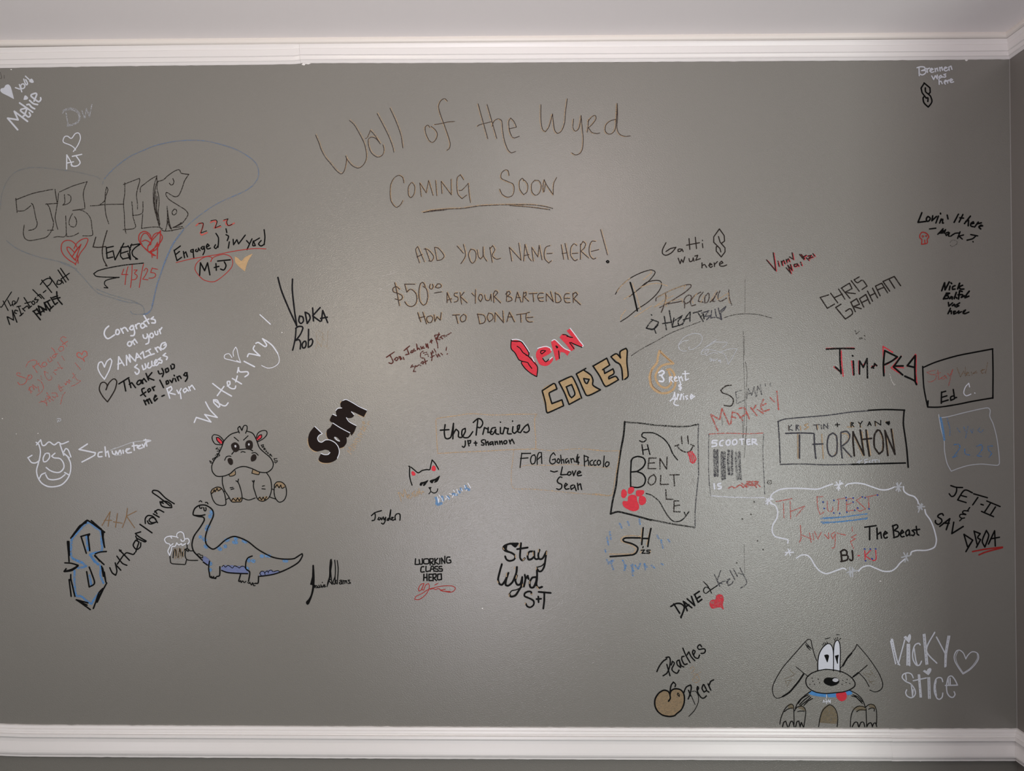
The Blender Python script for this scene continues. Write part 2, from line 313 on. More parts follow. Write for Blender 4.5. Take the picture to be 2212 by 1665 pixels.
# ------------------------------------------------------------------ marker drawings and writing on the wall
DATA = '''
@ handwriting | white tilted name with hearts and YOU! in the top left corner of the wall | writing
% 0 0
> filled_heart w 6
f 8 1085 15 1060 50 1050 70 1020 100 1012 125 1035 145 1100 165 1180 100 1145 30 1110
f 350 970 362 950 378 942 392 955 402 982 380 988 355 976
f 285 1190 290 1165 300 1142 318 1150 335 1172 318 1188
> lettering w 17
185 1047 235 1065;232 1010 262 1098;252 1015 250 1045 268 1060 290 1050 298 1025 280 1002 258 1008;285 945 300 990 318 1015 330 1005 326 985 308 952
305 910 350 952
> name_lettering w 23
212 1550 92 1412 218 1432 172 1330 330 1450
278 1388 292 1380 322 1302 305 1295 252 1308 248 1325 295 1362 340 1398 365 1378 350 1345
235 1230 392 1340;322 1252 350 1248 378 1280 415 1300;355 1200 400 1238 450 1250
408 1208 440 1128 428 1114 378 1130 372 1148 428 1195 465 1215 490 1188 486 1168
@ handwriting | pale chalky initials DW over a hollow heart over AJ, upper left | writing
% 0 0
> lettering s 14 3
790 1345 800 1400 815 1490;750 1355 770 1325 850 1310 925 1345 948 1400 930 1450 870 1485 800 1495;755 1325 800 1300 880 1297 940 1340 958 1400 935 1460 850 1500 805 1508
980 1325 1015 1415 1035 1300 1070 1395 1100 1250
% 0 280
> hollow_heart w 14
878 262 930 190 962 110 955 60 935 40 900 50 855 105 810 80 775 85 755 130 765 155 840 185 885 215 905 245
> lettering w 16
800 302 798 470;800 302 850 390 860 435;800 400 880 385;865 320 978 296;910 315 950 370 958 400 930 430 880 438 850 420
@ marker_drawing | large faint blue heart outline around black block initials on the left | drawing
% 0 280
> right_lobe v 11 4
1250 587 1290 540 1380 450 1540 330 1700 255 1860 190 2060 145 2212 130
% 200 280
1100 130 1240 128 1400 145 1560 185 1720 240 1860 320 1950 400 1985 500 1970 590 1900 680 1790 750 1650 810 1500 880 1370 960 1210 1080 1090 1190 960 1360 910 1480 870 1580 840 1660
% 0 480
> right_lobe v 16 3
2190 95 2090 230 2010 380 1960 500 1920 620 1880 740 1850 860 1820 1000
1820 980 1810 1040 1760 1090 1720 1100
> left_lobe u 12 5
1730 1100 1710 1010 1650 970 1500 950 1330 900 1180 850 1080 760 1000 660 920 580 860 530 780 490 620 450 480 420 300 360 180 300 80 220
1690 990 1600 945 1440 900 1280 850 1160 800
1560 1060 1580 1090 1640 1100 1720 1098
700 470 820 520 920 560
% 0 280
> left_lobe u 12 6
1195 590 1160 565 1060 540 930 510 800 490 640 470 480 455 330 460 200 500 120 570 60 670 20 800 5 950
1225 660 1235 620
@ marker_drawing | black hollow block capitals joined by a plus sign inside the blue heart | drawing
% 0 280
> letter_j N 11 2
190 820 205 990;185 840 400 760 630 713;658 712 670 800 685 880;690 880 545 890;215 972 280 970 330 940 370 905
375 880 395 900 410 960 430 1060 445 1120 430 1170 390 1195 345 1203
560 885 590 930 620 1040 640 1120 620 1200 560 1280 480 1305 350 1325 300 1300 280 1240 290 1140;570 1203 640 1200
> letter_b N 10 2
700 760 690 860 670 980 660 1060 690 1190;710 745 880 670 1042 622 1010 700 995 780 1010 880 1015 945 870 965 960 960 1040 1000 1085 1070 1100 1180 1108 1255 1080 1268 990 1268
770 775 775 870 750 902 800 890 840 860 850 820 840 790 812 775;785 1030 792 1240 770 1280 690 1278 640 1287
865 1005 840 1050 825 1110 840 1150 890 1162 915 1120 910 1070 890 1038;795 1240 800 1278 870 1270 940 1235
> plus_sign N 10 2
1080 910 1170 905 1250 895 1480 890;1190 900 1250 850 1270 780 1290 720 1275 685 1260 750 1255 900 1265 1010 1300 1125
% 200 280
> letter_m N 10 2
370 655 560 582 565 610 540 700 525 780 535 870 538 950;385 635 385 760 370 880 380 1020 385 1160 400 1240;365 1195 480 1185 515 1160 500 1100 485 1040 470 860;478 1025 560 1015 600 985 602 860;570 745 575 690 620 650 700 590 770 552
600 1010 585 1180 700 1165 790 1165 835 1185
> shaded_stem N 10 2
770 555 740 650 725 770 735 920 770 1060 800 1165;765 560 770 620 745 720 740 830 755 980 790 1100 800 1150;780 620 770 700 790 790 795 880 785 1000 805 1130;760 650 735 800 750 940 785 1080;775 800 765 950 790 1050;755 740 760 900 775 1020
> letter_b N 11 2
770 620 845 600 900 550 980 495 1035 480 1060 520 1150 535 1100 610 1070 700 1030 785 985 802 930 775 885 750 875 775 910 830 1040 915 1110 960 1140 1010 1110 1070 1060 1125 960 1170 1075 1158
960 585 972 620 960 655 935 660 918 640;975 950 950 985 960 1015 985 1015 1005 985 998 955 975 950
805 1165 830 1200 865 1212 940 1205 1085 1175;890 915 895 1020 890 1130 870 1210;895 960 915 1100 940 1190 950 1210;905 1050 930 1165 945 1180;890 1090 930 1180;1060 1110 1020 1140 970 1165;900 1000 905 1120
@ marker_drawing | left red scribbled heart with a smaller heart inside, below the block capitals | drawing
% 0 480
> outer_heart r 10
905 510 890 490 830 455 760 390 732 320 745 250 790 218 850 222 900 260 920 300;885 315 920 250 980 205 1040 192 1052 215 1020 290 960 370 920 460 900 505
> inner_heart r 10
890 360 830 300 800 298 805 330 850 400 905 460;895 365 970 262 940 340 905 440;835 380 870 420 905 450;860 415 920 320 950 290;885 380 865 410;925 390 935 490
@ marker_drawing | right red scribbled heart crossed by a spike, beside the word EVER | drawing
% 0 480
> outer_heart r 11
1860 400 1780 350 1700 280 1660 210 1670 140 1730 110 1790 145 1810 210 1800 270;1840 400 1750 330 1690 260 1685 190 1720 135 1760 140 1800 200;1810 220 1840 150 1900 125 1940 170 1930 220 1890 270 1820 330 1780 360
> inner_heart r 11
1920 100 1905 260 1860 330 1790 360;1920 105 1820 215 1770 290 1765 340;1700 230 1740 215 1790 240 1805 265 1770 280;1885 260 1880 435;1810 350 1820 420;1790 355 1850 395;1885 240 1830 340
@ handwriting | black 4 EVER with a long underline flourish below the block capitals | writing
% 0 480
> numeral N 13 1
1145 178 1112 295 1180 300 1265 290;1280 100 1250 200 1222 330 1235 440 1280 525 1260 515
> lettering K 15
1270 300 1280 430;1275 305 1355 288;1270 370 1340 345;1285 430 1350 415;1350 340 1375 450 1480 250;1450 300 1440 400 1470 440;1445 300 1530 290;1450 370 1530 345;1465 440 1550 420;1575 260 1550 330 1560 445;1560 330 1530 280
1560 275 1690 255 1620 300 1580 350 1590 400 1645 440 1620 440;1530 370 1550 440
> underline K 13 1
1715 488 1500 510 1300 545 1170 580 1120 615 1150 645 1250 655 1425 658 1330 675 1260 700 1250 740 1290 785 1245 780
@ handwriting | red slashed date 4/3/25 under the black underline flourish | writing
% 0 480
> date r 9
1480 560 1455 625 1530 625;1530 530 1510 610 1495 745;1580 510 1575 640 1560 780;1600 570 1640 570 1610 610 1640 640 1620 680 1570 688;1715 500 1690 620 1665 780
1720 580 1745 550 1765 570 1740 630 1705 680 1770 688;1820 545 1800 600 1850 610 1860 640 1830 665 1780 668;1820 550 1885 562
@ handwriting | black tilted three line family signature at the left edge below the faint heart | writing
% 0 480
> top_word K 11
140 832 20 1015 5 1010;40 940 100 1055;95 930 130 1000 150 980 160 1000;160 1000 150 960 160 940 185 950 170 985 200 960 225 900
> middle_word K 13
88 1130 118 1222;95 1130 165 1170 150 1050 205 1195;215 1060 185 1050 178 1080 200 1090
205 1010 250 1000;225 1010 260 1110;240 1120 280 1085;270 1030 300 1060;280 1035 330 1000 345 1030 380 1000;290 900 360 1010;300 970 370 950;380 960 400 940 420 965 400 985 380 960;430 900 415 925 460 925 440 960;395 805 500 910;450 880 480 860 530 915
520 840 550 815;500 690 620 840;485 745 520 700 580 670 620 690 600 740 560 770;595 650 690 780;690 700 680 740 720 740 740 710 700 690;735 690 760 730;695 570 790 715;725 550 820 690;730 680 830 610
> bottom_word K 17
400 1060 485 1165;395 1065 450 1040;430 1100 480 1080;440 1030 490 1110;490 1010 530 1070;470 1090 530 1050;490 1100 460 1000 560 1050 530 960 600 1060;540 960 600 930;570 950 610 1020;600 1040 640 1000;610 900 660 985 690 960;630 900 690 880;680 830 690 910 745 980;640 920 720 900
@ handwriting | red tilted crayon note of three faint lines with a small hollow heart at its end | writing
% 0 650
> top_line c 10 3
245 870 215 855 200 880 240 900 300 920 320 950 290 990 240 1000 212 970;350 890 325 920 340 940 380 915 370 880 335 890
310 790 340 730 400 705 440 720 430 760 390 790;390 770 445 855;455 750 500 800;440 760 470 740;510 740 500 770 530 785 560 760 540 730 510 740;570 690 590 730 620 710;600 670 630 710;650 640 625 660 645 680 670 650 640 580 615 560;650 640 690 630
720 545 700 575 720 600 760 580 755 545 720 545;790 440 750 428 725 460 760 500 800 540;745 520 810 480
> middle_line c 10 4
350 1030 375 1105;345 1050 380 1020 410 1060 390 1000 440 1040;340 1060 390 1080;490 895 500 940;450 940 490 960 520 1030 500 1080 440 1130;455 1020 470 1090
575 860 530 840 545 900 580 945 620 930 610 895;640 850 670 880;650 830 690 820;690 730 740 810;690 800 750 800;740 660 770 710
> bottom_line c 10 4
470 1210 550 1190;545 1160 560 1250;490 1195 560 1220;560 1095 600 1150 570 1170 600 1200;560 1130 640 1190;620 1100 670 1100 690 1140 640 1150;625 1140 660 1160
700 1020 720 1080 750 1060 700 1000;720 1040 760 1020;770 980 790 1000 800 960 830 980 820 940 850 960;870 860 920 940 965 955 900 1000 850 1020;870 920 900 880;900 740 965 820;725 1230 750 1130 780 1090
> hollow_heart c 11 2
1010 720 980 690 930 665 920 630 945 615 980 640 1000 600 1035 610 1038 650 1000 680 1010 720
@ handwriting | white congratulations note of four slanted lines with a white hollow heart | writing
% 0 650
> top_line w 21
1300 300 1260 340 1248 400 1290 450 1370 405;1390 350 1385 390 1410 400 1430 370 1410 340 1388 350;1445 330 1475 385;1450 345 1480 320 1500 320 1530 360;1570 300 1550 330 1580 345 1600 310 1570 295;1590 290 1610 370 1600 410 1565 415
1620 285 1635 330;1620 300 1650 270 1670 270;1700 265 1680 295 1700 325 1735 300 1715 265;1715 270 1755 305;1722 175 1780 270;1720 250 1780 215;1835 190 1805 215 1850 225 1855 260 1815 262
> second_line w 20
1535 490 1525 520 1550 540 1575 515 1560 485 1535 490;1580 480 1610 520;1585 490 1610 455 1640 500;1710 405 1720 440 1750 445 1765 410;1760 395 1780 440 1775 500 1745 515;1800 390 1790 420 1815 440 1835 415 1820 385 1800 390;1850 365 1860 400 1885 400 1885 360;1905 340 1920 390;1905 360 1935 318
> third_line w 20
1412 815 1420 665 1485 770;1410 755 1460 735;1515 765 1512 650 1560 730 1545 640 1610 710;1620 720 1635 625 1690 690;1625 680 1670 665;1680 635 1710 605 1725 680 1780 650;1745 605 1800 575;1775 590 1810 645;1780 650 1845 630
1855 560 1885 610;1860 575 1890 550 1925 590;1975 495 1935 510 1920 560 1950 575 1985 540 1985 510 1960 530
> fourth_line w 20
1640 760 1610 790 1660 820 1660 855 1635 875 1615 850;1700 770 1715 820 1745 800 1735 750;1775 740 1765 790 1790 800 1810 780;1815 720 1820 770 1850 770;1850 750 1880 720 1865 700 1845 740 1870 770 1900 740;1920 680 1890 700 1935 710 1930 740 1900 735;1980 625 1950 650 2000 670 1990 700
> hollow_heart w 18
1250 935 1200 870 1172 800 1185 740 1220 730 1250 790 1280 720 1320 688 1338 720 1310 820 1270 900 1250 935
@ handwriting | black three line thank you note with a black hollow heart, left of center | writing
% 200 660
> hollow_heart N 13
180 1150 120 1080 82 1000 100 930 140 915 175 950 165 1005;160 1005 200 920 255 875 290 905 270 1000 220 1090 180 1150
> top_line K 17
315 935 435 860;375 905 398 1020;435 880 460 980;440 940 470 920 515 980;545 900 530 930 550 945 580 920 570 890 545 900;575 890 595 930;590 890 605 930;590 905 615 870 645 910;640 810 670 890;710 800 660 860 735 890
785 780 800 815 830 810;830 750 850 800 835 850;870 760 880 800 910 780 900 745 870 760;935 715 945 760 975 745 975 705 950 700
> middle_line K 17
620 985 590 1000 600 1040 635 1085;575 1075 640 1030;660 1010 670 1035 695 1010 680 990 660 1010;715 975 735 1015;715 985 745 965;805 890 850 980;880 905 885 940 910 925 900 895 880 905;925 890 950 920 965 870;985 870 1000 905;975 830 980 840;1010 850 1030 895;1015 860 1040 840 1060 870;1110 800 1090 830 1120 840 1130 800;1125 800 1135 860 1110 905
> bottom_line K 18
615 1130 640 1185;625 1150 655 1120 675 1170;655 1140 680 1110 710 1165;735 1110 750 1070 765 1080 735 1110 745 1140 775 1110;830 1082 858 1070
> white_signature w 19
890 990 925 1105;895 990 940 965 950 1000 910 1040 990 1060;1010 1010 1030 1050 1060 990;1050 1040 1060 1110;1115 985 1085 1010 1100 1040 1130 1010 1115 985 1150 1020;1150 970 1170 1015;1155 985 1190 950 1225 1000
@ handwriting | white diagonal single word with a heart dotting its i, ending in a long curl | writing
% 200 660
> lettering w 18
1215 1395 1240 1335 1415 1390 1340 1300 1490 1335 1400 1240 1350 1150
1500 1210 1450 1160 1445 1125 1490 1130 1520 1200 1500 1215;1450 1130 1550 1190 1590 1195 1620 1160
1435 930 1540 1010 1660 1080;1490 1075 1570 965;1610 960 1640 940 1640 905 1610 910 1620 960 1660 990 1700 990 1710 960;1670 870 1780 935;1710 910 1730 840
1740 745 1760 790 1850 790 1860 820 1820 850;1730 800 1745 740;1810 665 1935 730
1850 610 1870 575 2000 600 1920 520 1935 480;1950 450 1980 440 2060 490 2080 470 2030 395 2090 430 2150 480 2212 570
> curl w 10
2150 480 2200 550 2230 630 2220 690 2160 735 2090 745 2020 715
> small_heart w 11
1765 680 1650 650 1580 630 1580 590 1630 575 1665 620;1685 605 1680 550 1710 495 1725 520 1745 610 1770 680 1720 655
> stray_tick w 14
2000 108 2125 222
@ signature | black ink text, tall V over two short words, left of the center | writing
% 340 440
> top_word B 19
1440 880 1480 1030 1560 1230 1665 1460;1615 900 1612 1030 1640 1290 1665 1450;1700 1340 1690 1400 1715 1430 1745 1400 1735 1350 1700 1345;1765 1295 1790 1430;1765 1295 1810 1320 1825 1370 1790 1430;1855 1245 1865 1400;1945 1240 1855 1340 1945 1405
1960 1400 1975 1275 2035 1420;1950 1370 2030 1355
% 560 580
> bottom_word B 18
440 715 430 840 400 975;435 715 470 692 515 695 520 720 490 790 435 860 475 850 495 890 490 960;535 870 515 900 520 945 545 945 560 910 555 870 535 870;590 725 588 840 585 940;590 860 625 840 640 870 625 915 590 940
@ handwriting | red and black triple 2 on the left beside the blue heart | writing
% 340 440
> red_numerals c 15
465 262 500 235 545 240 540 290 515 350 530 375 595 345;635 225 690 205 705 240 680 290 760 275;790 205 840 185 820 240 860 260 920 232
> black_numerals K 9
495 240 545 230 550 250 520 350 590 325;640 205 700 195 715 215 690 290 755 262;795 195 845 180 830 220 850 262 895 245
@ handwriting | black Engaged note underlined in red with a red heart around initials | writing
% 340 440
> lettering K 16
200 555 235 680 290 640;200 560 275 505;215 610 265 570;310 570 325 645;315 600 340 575 360 635;400 570 400 555 430 545 430 580 400 575;425 550 435 645;465 545 455 565 480 570 490 545;490 530 510 560
540 510 520 530 545 545 560 510;555 510 565 560 545 610;585 520 620 500 600 480 585 510 600 540 635 530;695 490 680 520 700 535 725 500;700 355 730 410 725 520
820 300 830 345;820 370 850 390 835 440;860 455 848 530
905 425 910 490 950 430 970 480 1050 375;1065 440 1100 480;1130 420 1070 548;1145 445 1140 500 1170 500 1150 450 1220 410;1240 440 1210 480 1240 505 1280 480;1275 310 1285 400 1275 490
> underline r 9
225 703 400 660 700 610 870 575 1060 545 1180 535 1298 540
> red_heart r 9
635 690 665 645 720 620 800 605 870 630 900 690 885 760 800 850 680 930 560 912 490 850 450 780 470 710 540 650 600 630 650 645 640 690
> initials K 17
505 855 515 705 565 800 600 705 628 850;680 762 735 748;700 715 705 795;720 685 870 670;800 695 820 740 795 790 755 780
@ marker_drawing | small gold filled check shaped heart right of the red ringed initials | drawing
% 340 440
> filled_heart O 5
f 928 632 960 650 1005 685 1050 640 1135 600 1080 690 1045 805 990 760 935 700
@ marker_drawing | white smiling face drawn around a four letter name, lower left | drawing
% 0 900
> face_outline w 18
440 335 490 275 510 340 540 340 590 300 650 335 700 305 740 325 820 295;435 305 465 330 485 400 480 480 460 560 440 640 455 720 500 790 570 830 650 835 740 810 810 740 845 650 845 550 810 475
335 490 385 460;345 500 380 545 430 550 475 520
> letter_shapes w 18
720 330 765 460;765 420 790 380 820 400 850 480;770 440 830 490;545 440 520 490 525 535 560 530 595 485 590 440 560 435;620 470 660 435 620 470 650 490 720 500 760 550 765 610 720 660 660 662 600 640 555 605
> smile w 18
545 670 500 690 475 735;550 690 580 740 640 752 720 735 780 690;775 665 820 690
@ handwriting | white surname right of the smiling face drawing, with an arrow over it | writing
% 0 900
> lettering w 19
1045 325 945 390 1140 430 1130 460 980 540;1220 420 1180 430 1175 475 1220 475;1255 360 1265 470;1265 430 1290 410 1305 480
1340 410 1350 440 1380 450 1385 410 1410 450 1430 400;1440 400 1450 440;1470 400 1475 435;1500 410 1550 380 1510 390 1520 430 1570 425;1595 310 1605 400;1580 350 1640 340;1640 370 1680 340 1640 350 1660 380 1700 370;1700 330 1720 365 1740 310 1800 285
1720 280 1760 280 1800 285;1740 270 1755 350
> arrow s 8
1360 385 1470 345 1580 305 1690 290 1800 285;1370 460 1450 455;1320 400 1380 370
@ marker_drawing | tall pointed letter S in black strokes over blue, lower left | drawing
% 60 1040
> blue_underlay L 26 3
525 690 600 600 720 490 800 540 870 590 880 700 885 820 800 850 740 870 800 950 870 1010 870 1120 905 1210;525 690 525 900 640 960 700 1010;560 1060 560 1200 580 1360 640 1370 700 1420 760 1460 800 1400 850 1330;700 650 720 820;750 880 800 960;600 1030 680 1020;740 1120 760 1230
760 890 840 990;540 920 640 970
> black_strokes K 18
515 675 600 560 690 475 715 462 830 540 920 605;525 665 640 530 715 465;540 650 620 530 700 490;760 465 880 570;475 715 492 715 500 880;475 720 490 870;485 800 495 955;885 590 900 700 920 785;895 620 915 770;905 600 900 680
635 655 740 625;640 660 700 855;720 640 742 825;725 650 740 630;808 862 870 840 940 835;800 885 885 965 912 990;805 880 860 950;812 895 880 960;445 970 520 975 605 1000 520 1050 435 1072 460 1040;440 1075 530 1060 600 1010
883 1010 905 1130;895 1030 935 1200;915 1080 930 1170;735 1020 770 1110 798 1215 735 1258 705 1075;515 1110 515 1180;495 1170 520 1370;500 1180 515 1160 565 1370
580 1410 720 1448;580 1410 640 1450 748 1528;590 1415 710 1475;945 1210 900 1290 830 1400 785 1515;900 1275 850 1330 810 1450;905 1280 830 1440
@ handwriting | gold capital initials joined by a plus beside the pointed blue S | writing
% 60 1040
> lettering o 9
888 525 985 358 960 535;915 462 1005 462;1072 380 1050 545;1025 480 1130 497;1192 318 1175 430 1130 550;1300 352 1180 412 1278 552
@ handwriting | black letters climbing diagonally to the right from the pointed blue S | writing
% 60 1040
> lettering K 17
980 1028 1010 1090 1050 1118 1065 1070 1045 970;1050 990 1112 1058;1065 890 1130 975 1185 1000;1070 985 1150 870;1095 815 1215 940;1115 820 1100 830;1150 880 1180 850 1260 870 1280 850
1290 840 1330 720 1290 700 1260 760 1300 810 1345 780 1350 730;1310 700 1290 650;1350 600 1285 620 1330 660 1415 710 1400 720 1310 680;1340 510 1485 612
1430 470 1445 500 1480 505 1540 480 1520 440 1480 430 1450 460 1480 490 1530 485;1550 490 1500 420 1440 405 1405 440 1405 500
1500 385 1570 425;1515 365 1560 335 1625 365;1545 385 1520 350;1620 260 1580 240 1600 290 1660 310 1720 310 1710 270 1650 235 1580 245
1750 265 1650 200 1560 115 1500 105 1490 130 1560 180 1650 250 1700 290
@ marker_drawing | black outlined baby hippo sitting with red inner ears and tan toenails | drawing
% 340 860
> toenail t 6
f 640 1130 660 1085 700 1065 740 1062 770 1085 740 1105 700 1115 665 1130 650 1140
f 880 1225 905 1195 950 1190 1000 1190 1005 1225 950 1238 900 1238
f 1200 1205 1220 1180 1260 1190 1300 1170 1320 1195 1290 1220 1260 1230 1225 1218
f 1410 1040 1410 1015 1450 1000 1500 1015 1530 1040 1500 1078 1480 1050 1460 1070 1440 1045 1420 1068
> tooth t 5
f 860 920 930 870 932 915 870 932
f 1135 855 1220 885 1210 912 1135 890
> inner_ear R 5
f 705 470 730 470 780 530 770 540 740 535 710 500
f 1190 480 1210 445 1245 435 1250 460 1210 495 1190 500
> head_outline K 12
975 400 880 430 800 505 770 580 730 665 680 740 650 810 660 880 710 930 790 930 870 900 940 840 1030 815 1130 840 1220 880 1310 885 1370 840 1385 780 1350 710 1280 650 1220 590 1185 500 1140 420 1070 393
980 415 962 360 985 335 1010 385 1035 328 1068 330 1072 370 1055 418;890 668 930 625 1000 612 1090 606 1140 628
> ear K 11
790 500 740 450 680 435 655 460 660 500 690 545 740 555 775 550 790 510;705 470 730 470 775 515 780 540;705 470 715 505 750 540
1180 490 1200 420 1250 388 1300 390 1310 430 1270 480 1200 520 1180 490;1195 480 1215 445 1245 435 1245 470 1205 500
> eye N 8
f 885 560 900 540 930 530 960 545 978 580 970 620 930 640 895 605
f 1055 560 1065 520 1100 505 1130 520 1138 570 1120 608 1070 605
f 843 735 855 718 880 720 898 745 898 780 880 795 855 775
f 1125 700 1145 675 1170 675 1182 710 1165 740 1130 752 1120 730
> eye_highlight g 6
f 925 565 935 560 943 572 938 585 928 582;f 1088 545 1096 540 1102 552 1096 562 1088 558
> brow K 11
918 465 970 510;1085 448 1030 500;805 740 825 700 860 690 880 695;1000 645 1020 637 1050 645;1130 655 1170 650 1205 680
> tooth_outline K 10
855 905 870 932 930 912 930 865;1140 855 1130 895 1210 912 1222 885
> body_outline K 11
778 935 778 1010 800 1090 850 1170 890 1235 950 1238 1005 1230 1010 1150 985 1050 960 990;970 965 962 1000 940 985;1305 890 1350 960 1365 1050 1360 1120 1330 1190 1260 1230 1200 1205 1170 1130 1148 1050 1155 980;1160 985 1150 1005 1135 985
1015 1190 1090 1215 1170 1190;820 1210 860 1190;870 1070 905 1065;880 1090 915 1080;1255 1050 1280 1045;1250 1080 1290 1085;1375 1085 1395 1095;1345 1180 1415 1205;790 1115 810 1110
> foot_outline K 11
640 1120 660 1200 700 1260 760 1280 815 1270 818 1220 800 1130 765 1075 720 1060 660 1085 640 1120;645 1140 670 1120 680 1090 690 1118 715 1075 730 1105 760 1085
1400 1030 1395 1120 1410 1190 1455 1240 1510 1220 1540 1160 1540 1080 1520 1030 1480 1000 1430 1000 1400 1030;1408 1065 1430 1030 1455 1070 1475 1035 1490 1075 1520 1060
885 1230 905 1195 940 1225 960 1190 980 1225 1000 1190;1200 1205 1225 1180 1245 1215 1265 1180 1285 1215 1305 1175
> left_lettering K 9
650 760 625 745 640 775 655 770;660 725 675 745;662 735 665 720 672 715;690 705 680 720 695 722 700 700 705 712;695 680 698 683;712 690 722 705;725 660 710 665 720 680 735 665 745 685 730 690;720 590 700 605 735 610 740 630 715 632;748 592 749 594
> right_lettering K 9
1240 560 1255 585;1245 560 1270 555 1262 575 1275 580 1255 588;1270 605 1290 600 1275 595 1275 615 1295 612;1305 625 1295 635 1310 640;1325 645 1315 655 1330 660;1340 680 1350 665 1370 695;1345 680 1360 680;1430 720 1395 720 1405 745 1435 745 1425 765 1395 760;1413 775 1415 777
@ marker_drawing | black long necked dinosaur with blue spots holding a foaming mug | drawing
% 320 1040
> belly_plate P 6
f 660 900 680 895 735 940 730 980 690 985 660 950
f 880 1050 880 1020 910 1000 960 1005 1000 1000 1050 1010 1110 1010 1150 1010 1180 1050 1200 1095 1150 1100 1050 1095 940 1085
f 1335 1100 1350 1075 1400 1070 1460 1055 1500 1070 1560 1065 1570 1080 1500 1105 1400 1120 1340 1130
> blue_spot U 44 2
755 360 770 380;710 535 725 540;700 560 702 575;665 685 685 700;845 795 865 808;930 700 955 695;1025 722 1055 728;1140 705 1170 718;1250 945 1265 950;1200 930 1205 945;1415 885 1450 888;1625 940 1655 945;745 975 748 985;740 1050 743 1055;625 660 627 662;740 410 742 420;685 770 700 780;920 770 925 775;1355 888 1365 890;1180 1035 1190 1040;1045 680 1055 685
> body_outline K 16
680 395 630 405 545 400 540 370 560 320 610 285 680 280 740 310 775 350 780 410 750 480 710 570 685 670 700 750 770 805 830 780 920 700 1020 655 1110 675 1200 720 1300 800 1400 860 1500 905 1620 925 1740 920 1800 885 1840 860 1845 885 1800 960 1700 1025 1580 1080 1500 1105 1420 1120 1335 1130
545 400 600 415 660 425 672 460 620 550 550 650 525 750 545 830 600 890 650 940
660 960 710 995;735 950 725 1030 735 1110;858 1015 855 1120 825 1132;735 1110 745 1140 800 1155;1245 888 1195 910 1170 960 1170 1040 1215 1080 1200 1190;1320 1130 1315 1210 1285 1215
880 1060 950 1085 1080 1095 1190 1098;1105 1110 1085 1180
> eye K 13
615 290 620 315 640 320 645 305;665 310 672 345 685 350 695 330 690 310
> eyelash K 12
610 240 628 228 643 242;685 250 705 248 716 266
> toe K 11
735 1130 745 1145 760 1130 765 1155 785 1130 790 1155 812 1140;820 1130 810 1160;1080 1185 1095 1195 1105 1180 1115 1205 1130 1185 1150 1205 1170 1190;1190 1205 1210 1215 1215 1200 1235 1235 1250 1205 1260 1240 1280 1240;1260 1220 1290 1210
> belly_outline K 9
585 870 610 860 630 880 650 880 655 910 620 900 590 870;885 1015 905 1000 925 1020 955 1000 985 1015 1010 1030 1035 1005 1075 1020 1090 1030 1120 1010 1150 1015 1170 1045;1335 1095 1355 1070 1385 1075 1400 1110;1400 1085 1425 1065 1440 1090;1440 1070 1470 1055 1490 1075;1500 1075 1550 1062 1575 1075;1360 1130 1335 1095
> mug_outline K 11
262 890 270 965;270 965 290 980 440 990;465 750 470 800;460 935 448 985;548 825 500 825 470 800 440 810 430 830;595 940 520 940 465 930 445 890 445 840;450 835 455 810 480 835 490 810
300 910 305 850 320 800 335 830 338 885;362 905 370 840 380 800 390 850 395 885;410 840 415 890
> beer t 9 2
320 800 322 920;345 800 345 915;370 790 370 920;395 800 398 915;430 790 420 900
> foam w 15
260 880 240 830 265 770 260 745 220 730 200 690 225 660 280 650 345 660 350 620 390 598 425 620 440 680 480 680 495 715 475 745;260 880 280 820 290 775 325 770 345 730 370 755 400 740 410 760 450 740;265 770 300 740;395 690 405 710 435 705 440 685;345 660 360 670;275 660 285 675
@ marker_drawing | thick dark brown bubble letters with white edges and a small gold tag | drawing
% 600 820 300
> gold_edge T 16
480 940 490 1040 560 1130 620 1145;650 1280 700 1325 820 1325 920 1270;1000 1090 1050 1075;770 850 800 940;830 650 880 680;1000 350 1010 420;1290 560 1370 595 1400 540;1170 880 1210 840
> letter_s D 8
f 590 745 520 830 495 890 488 980 520 1080 610 1138 700 1125 760 1110 820 1130 832 1165 800 1190 740 1192 692 1175 655 1275 720 1318 830 1318 930 1270 975 1180 980 1080 940 1010 860 960 790 955 740 980 690 995 645 970 635 920 665 885 708 858
> letter_a D 8
f 880 690 840 760 790 800 780 860 800 930 850 960 920 1000 975 1080 1040 1070 1090 1010 1095 950 1085 905 1120 915 1140 850 1000 770
> letter_m D 8
f 875 555 832 645 890 690 1000 755 1150 850 1175 885 1215 830 1250 740 1180 700 1095 605 1170 605 1210 570 1175 500 1250 530 1370 590 1420 490 1280 410 1120 320 1080 315 1005 370 1010 440 1040 460 960 470 930 500 940 580
> wall_gap q 8
f 900 920 930 915 985 965 985 978 950 970 915 950
> white_edge w 14
592 745 650 800 708 855;690 1172 740 1192 800 1190 832 1160;708 860 660 885 635 930 655 980 700 995 760 960 830 960 910 1000 960 1060 980 1130 975 1190 950 1250;880 690 980 755 1080 810 1150 845;910 915 950 965 985 978;925 490 960 455 1020 450;880 550 935 575;1040 330 1090 315 1200 370 1300 430 1420 485;1095 605 1130 660 1190 700 1250 730;1175 510 1215 555
> gold_lettering T 11 2
1175 1190 1108 1130 1165 1135 1130 1070 1215 1130;1165 1040 1240 1100;1245 1075 1185 1020 1255 1030 1210 975;1240 950 1250 985 1300 985 1310 950 1270 930 1240 950;1350 920 1275 885 1305 855 1325 880;1325 820 1330 870 1355 870;1310 770 1390 820;1340 740 1410 790;1330 800 1370 730;1370 820 1410 745;1350 665 1390 700 1350 710;1380 665 1350 690;1425 700 1455 720 1440 675 1465 665
@ marker_drawing | black line cat face with red inner ears, below the gold framed plates | drawing
% 780 960 300
> inner_ear R 6
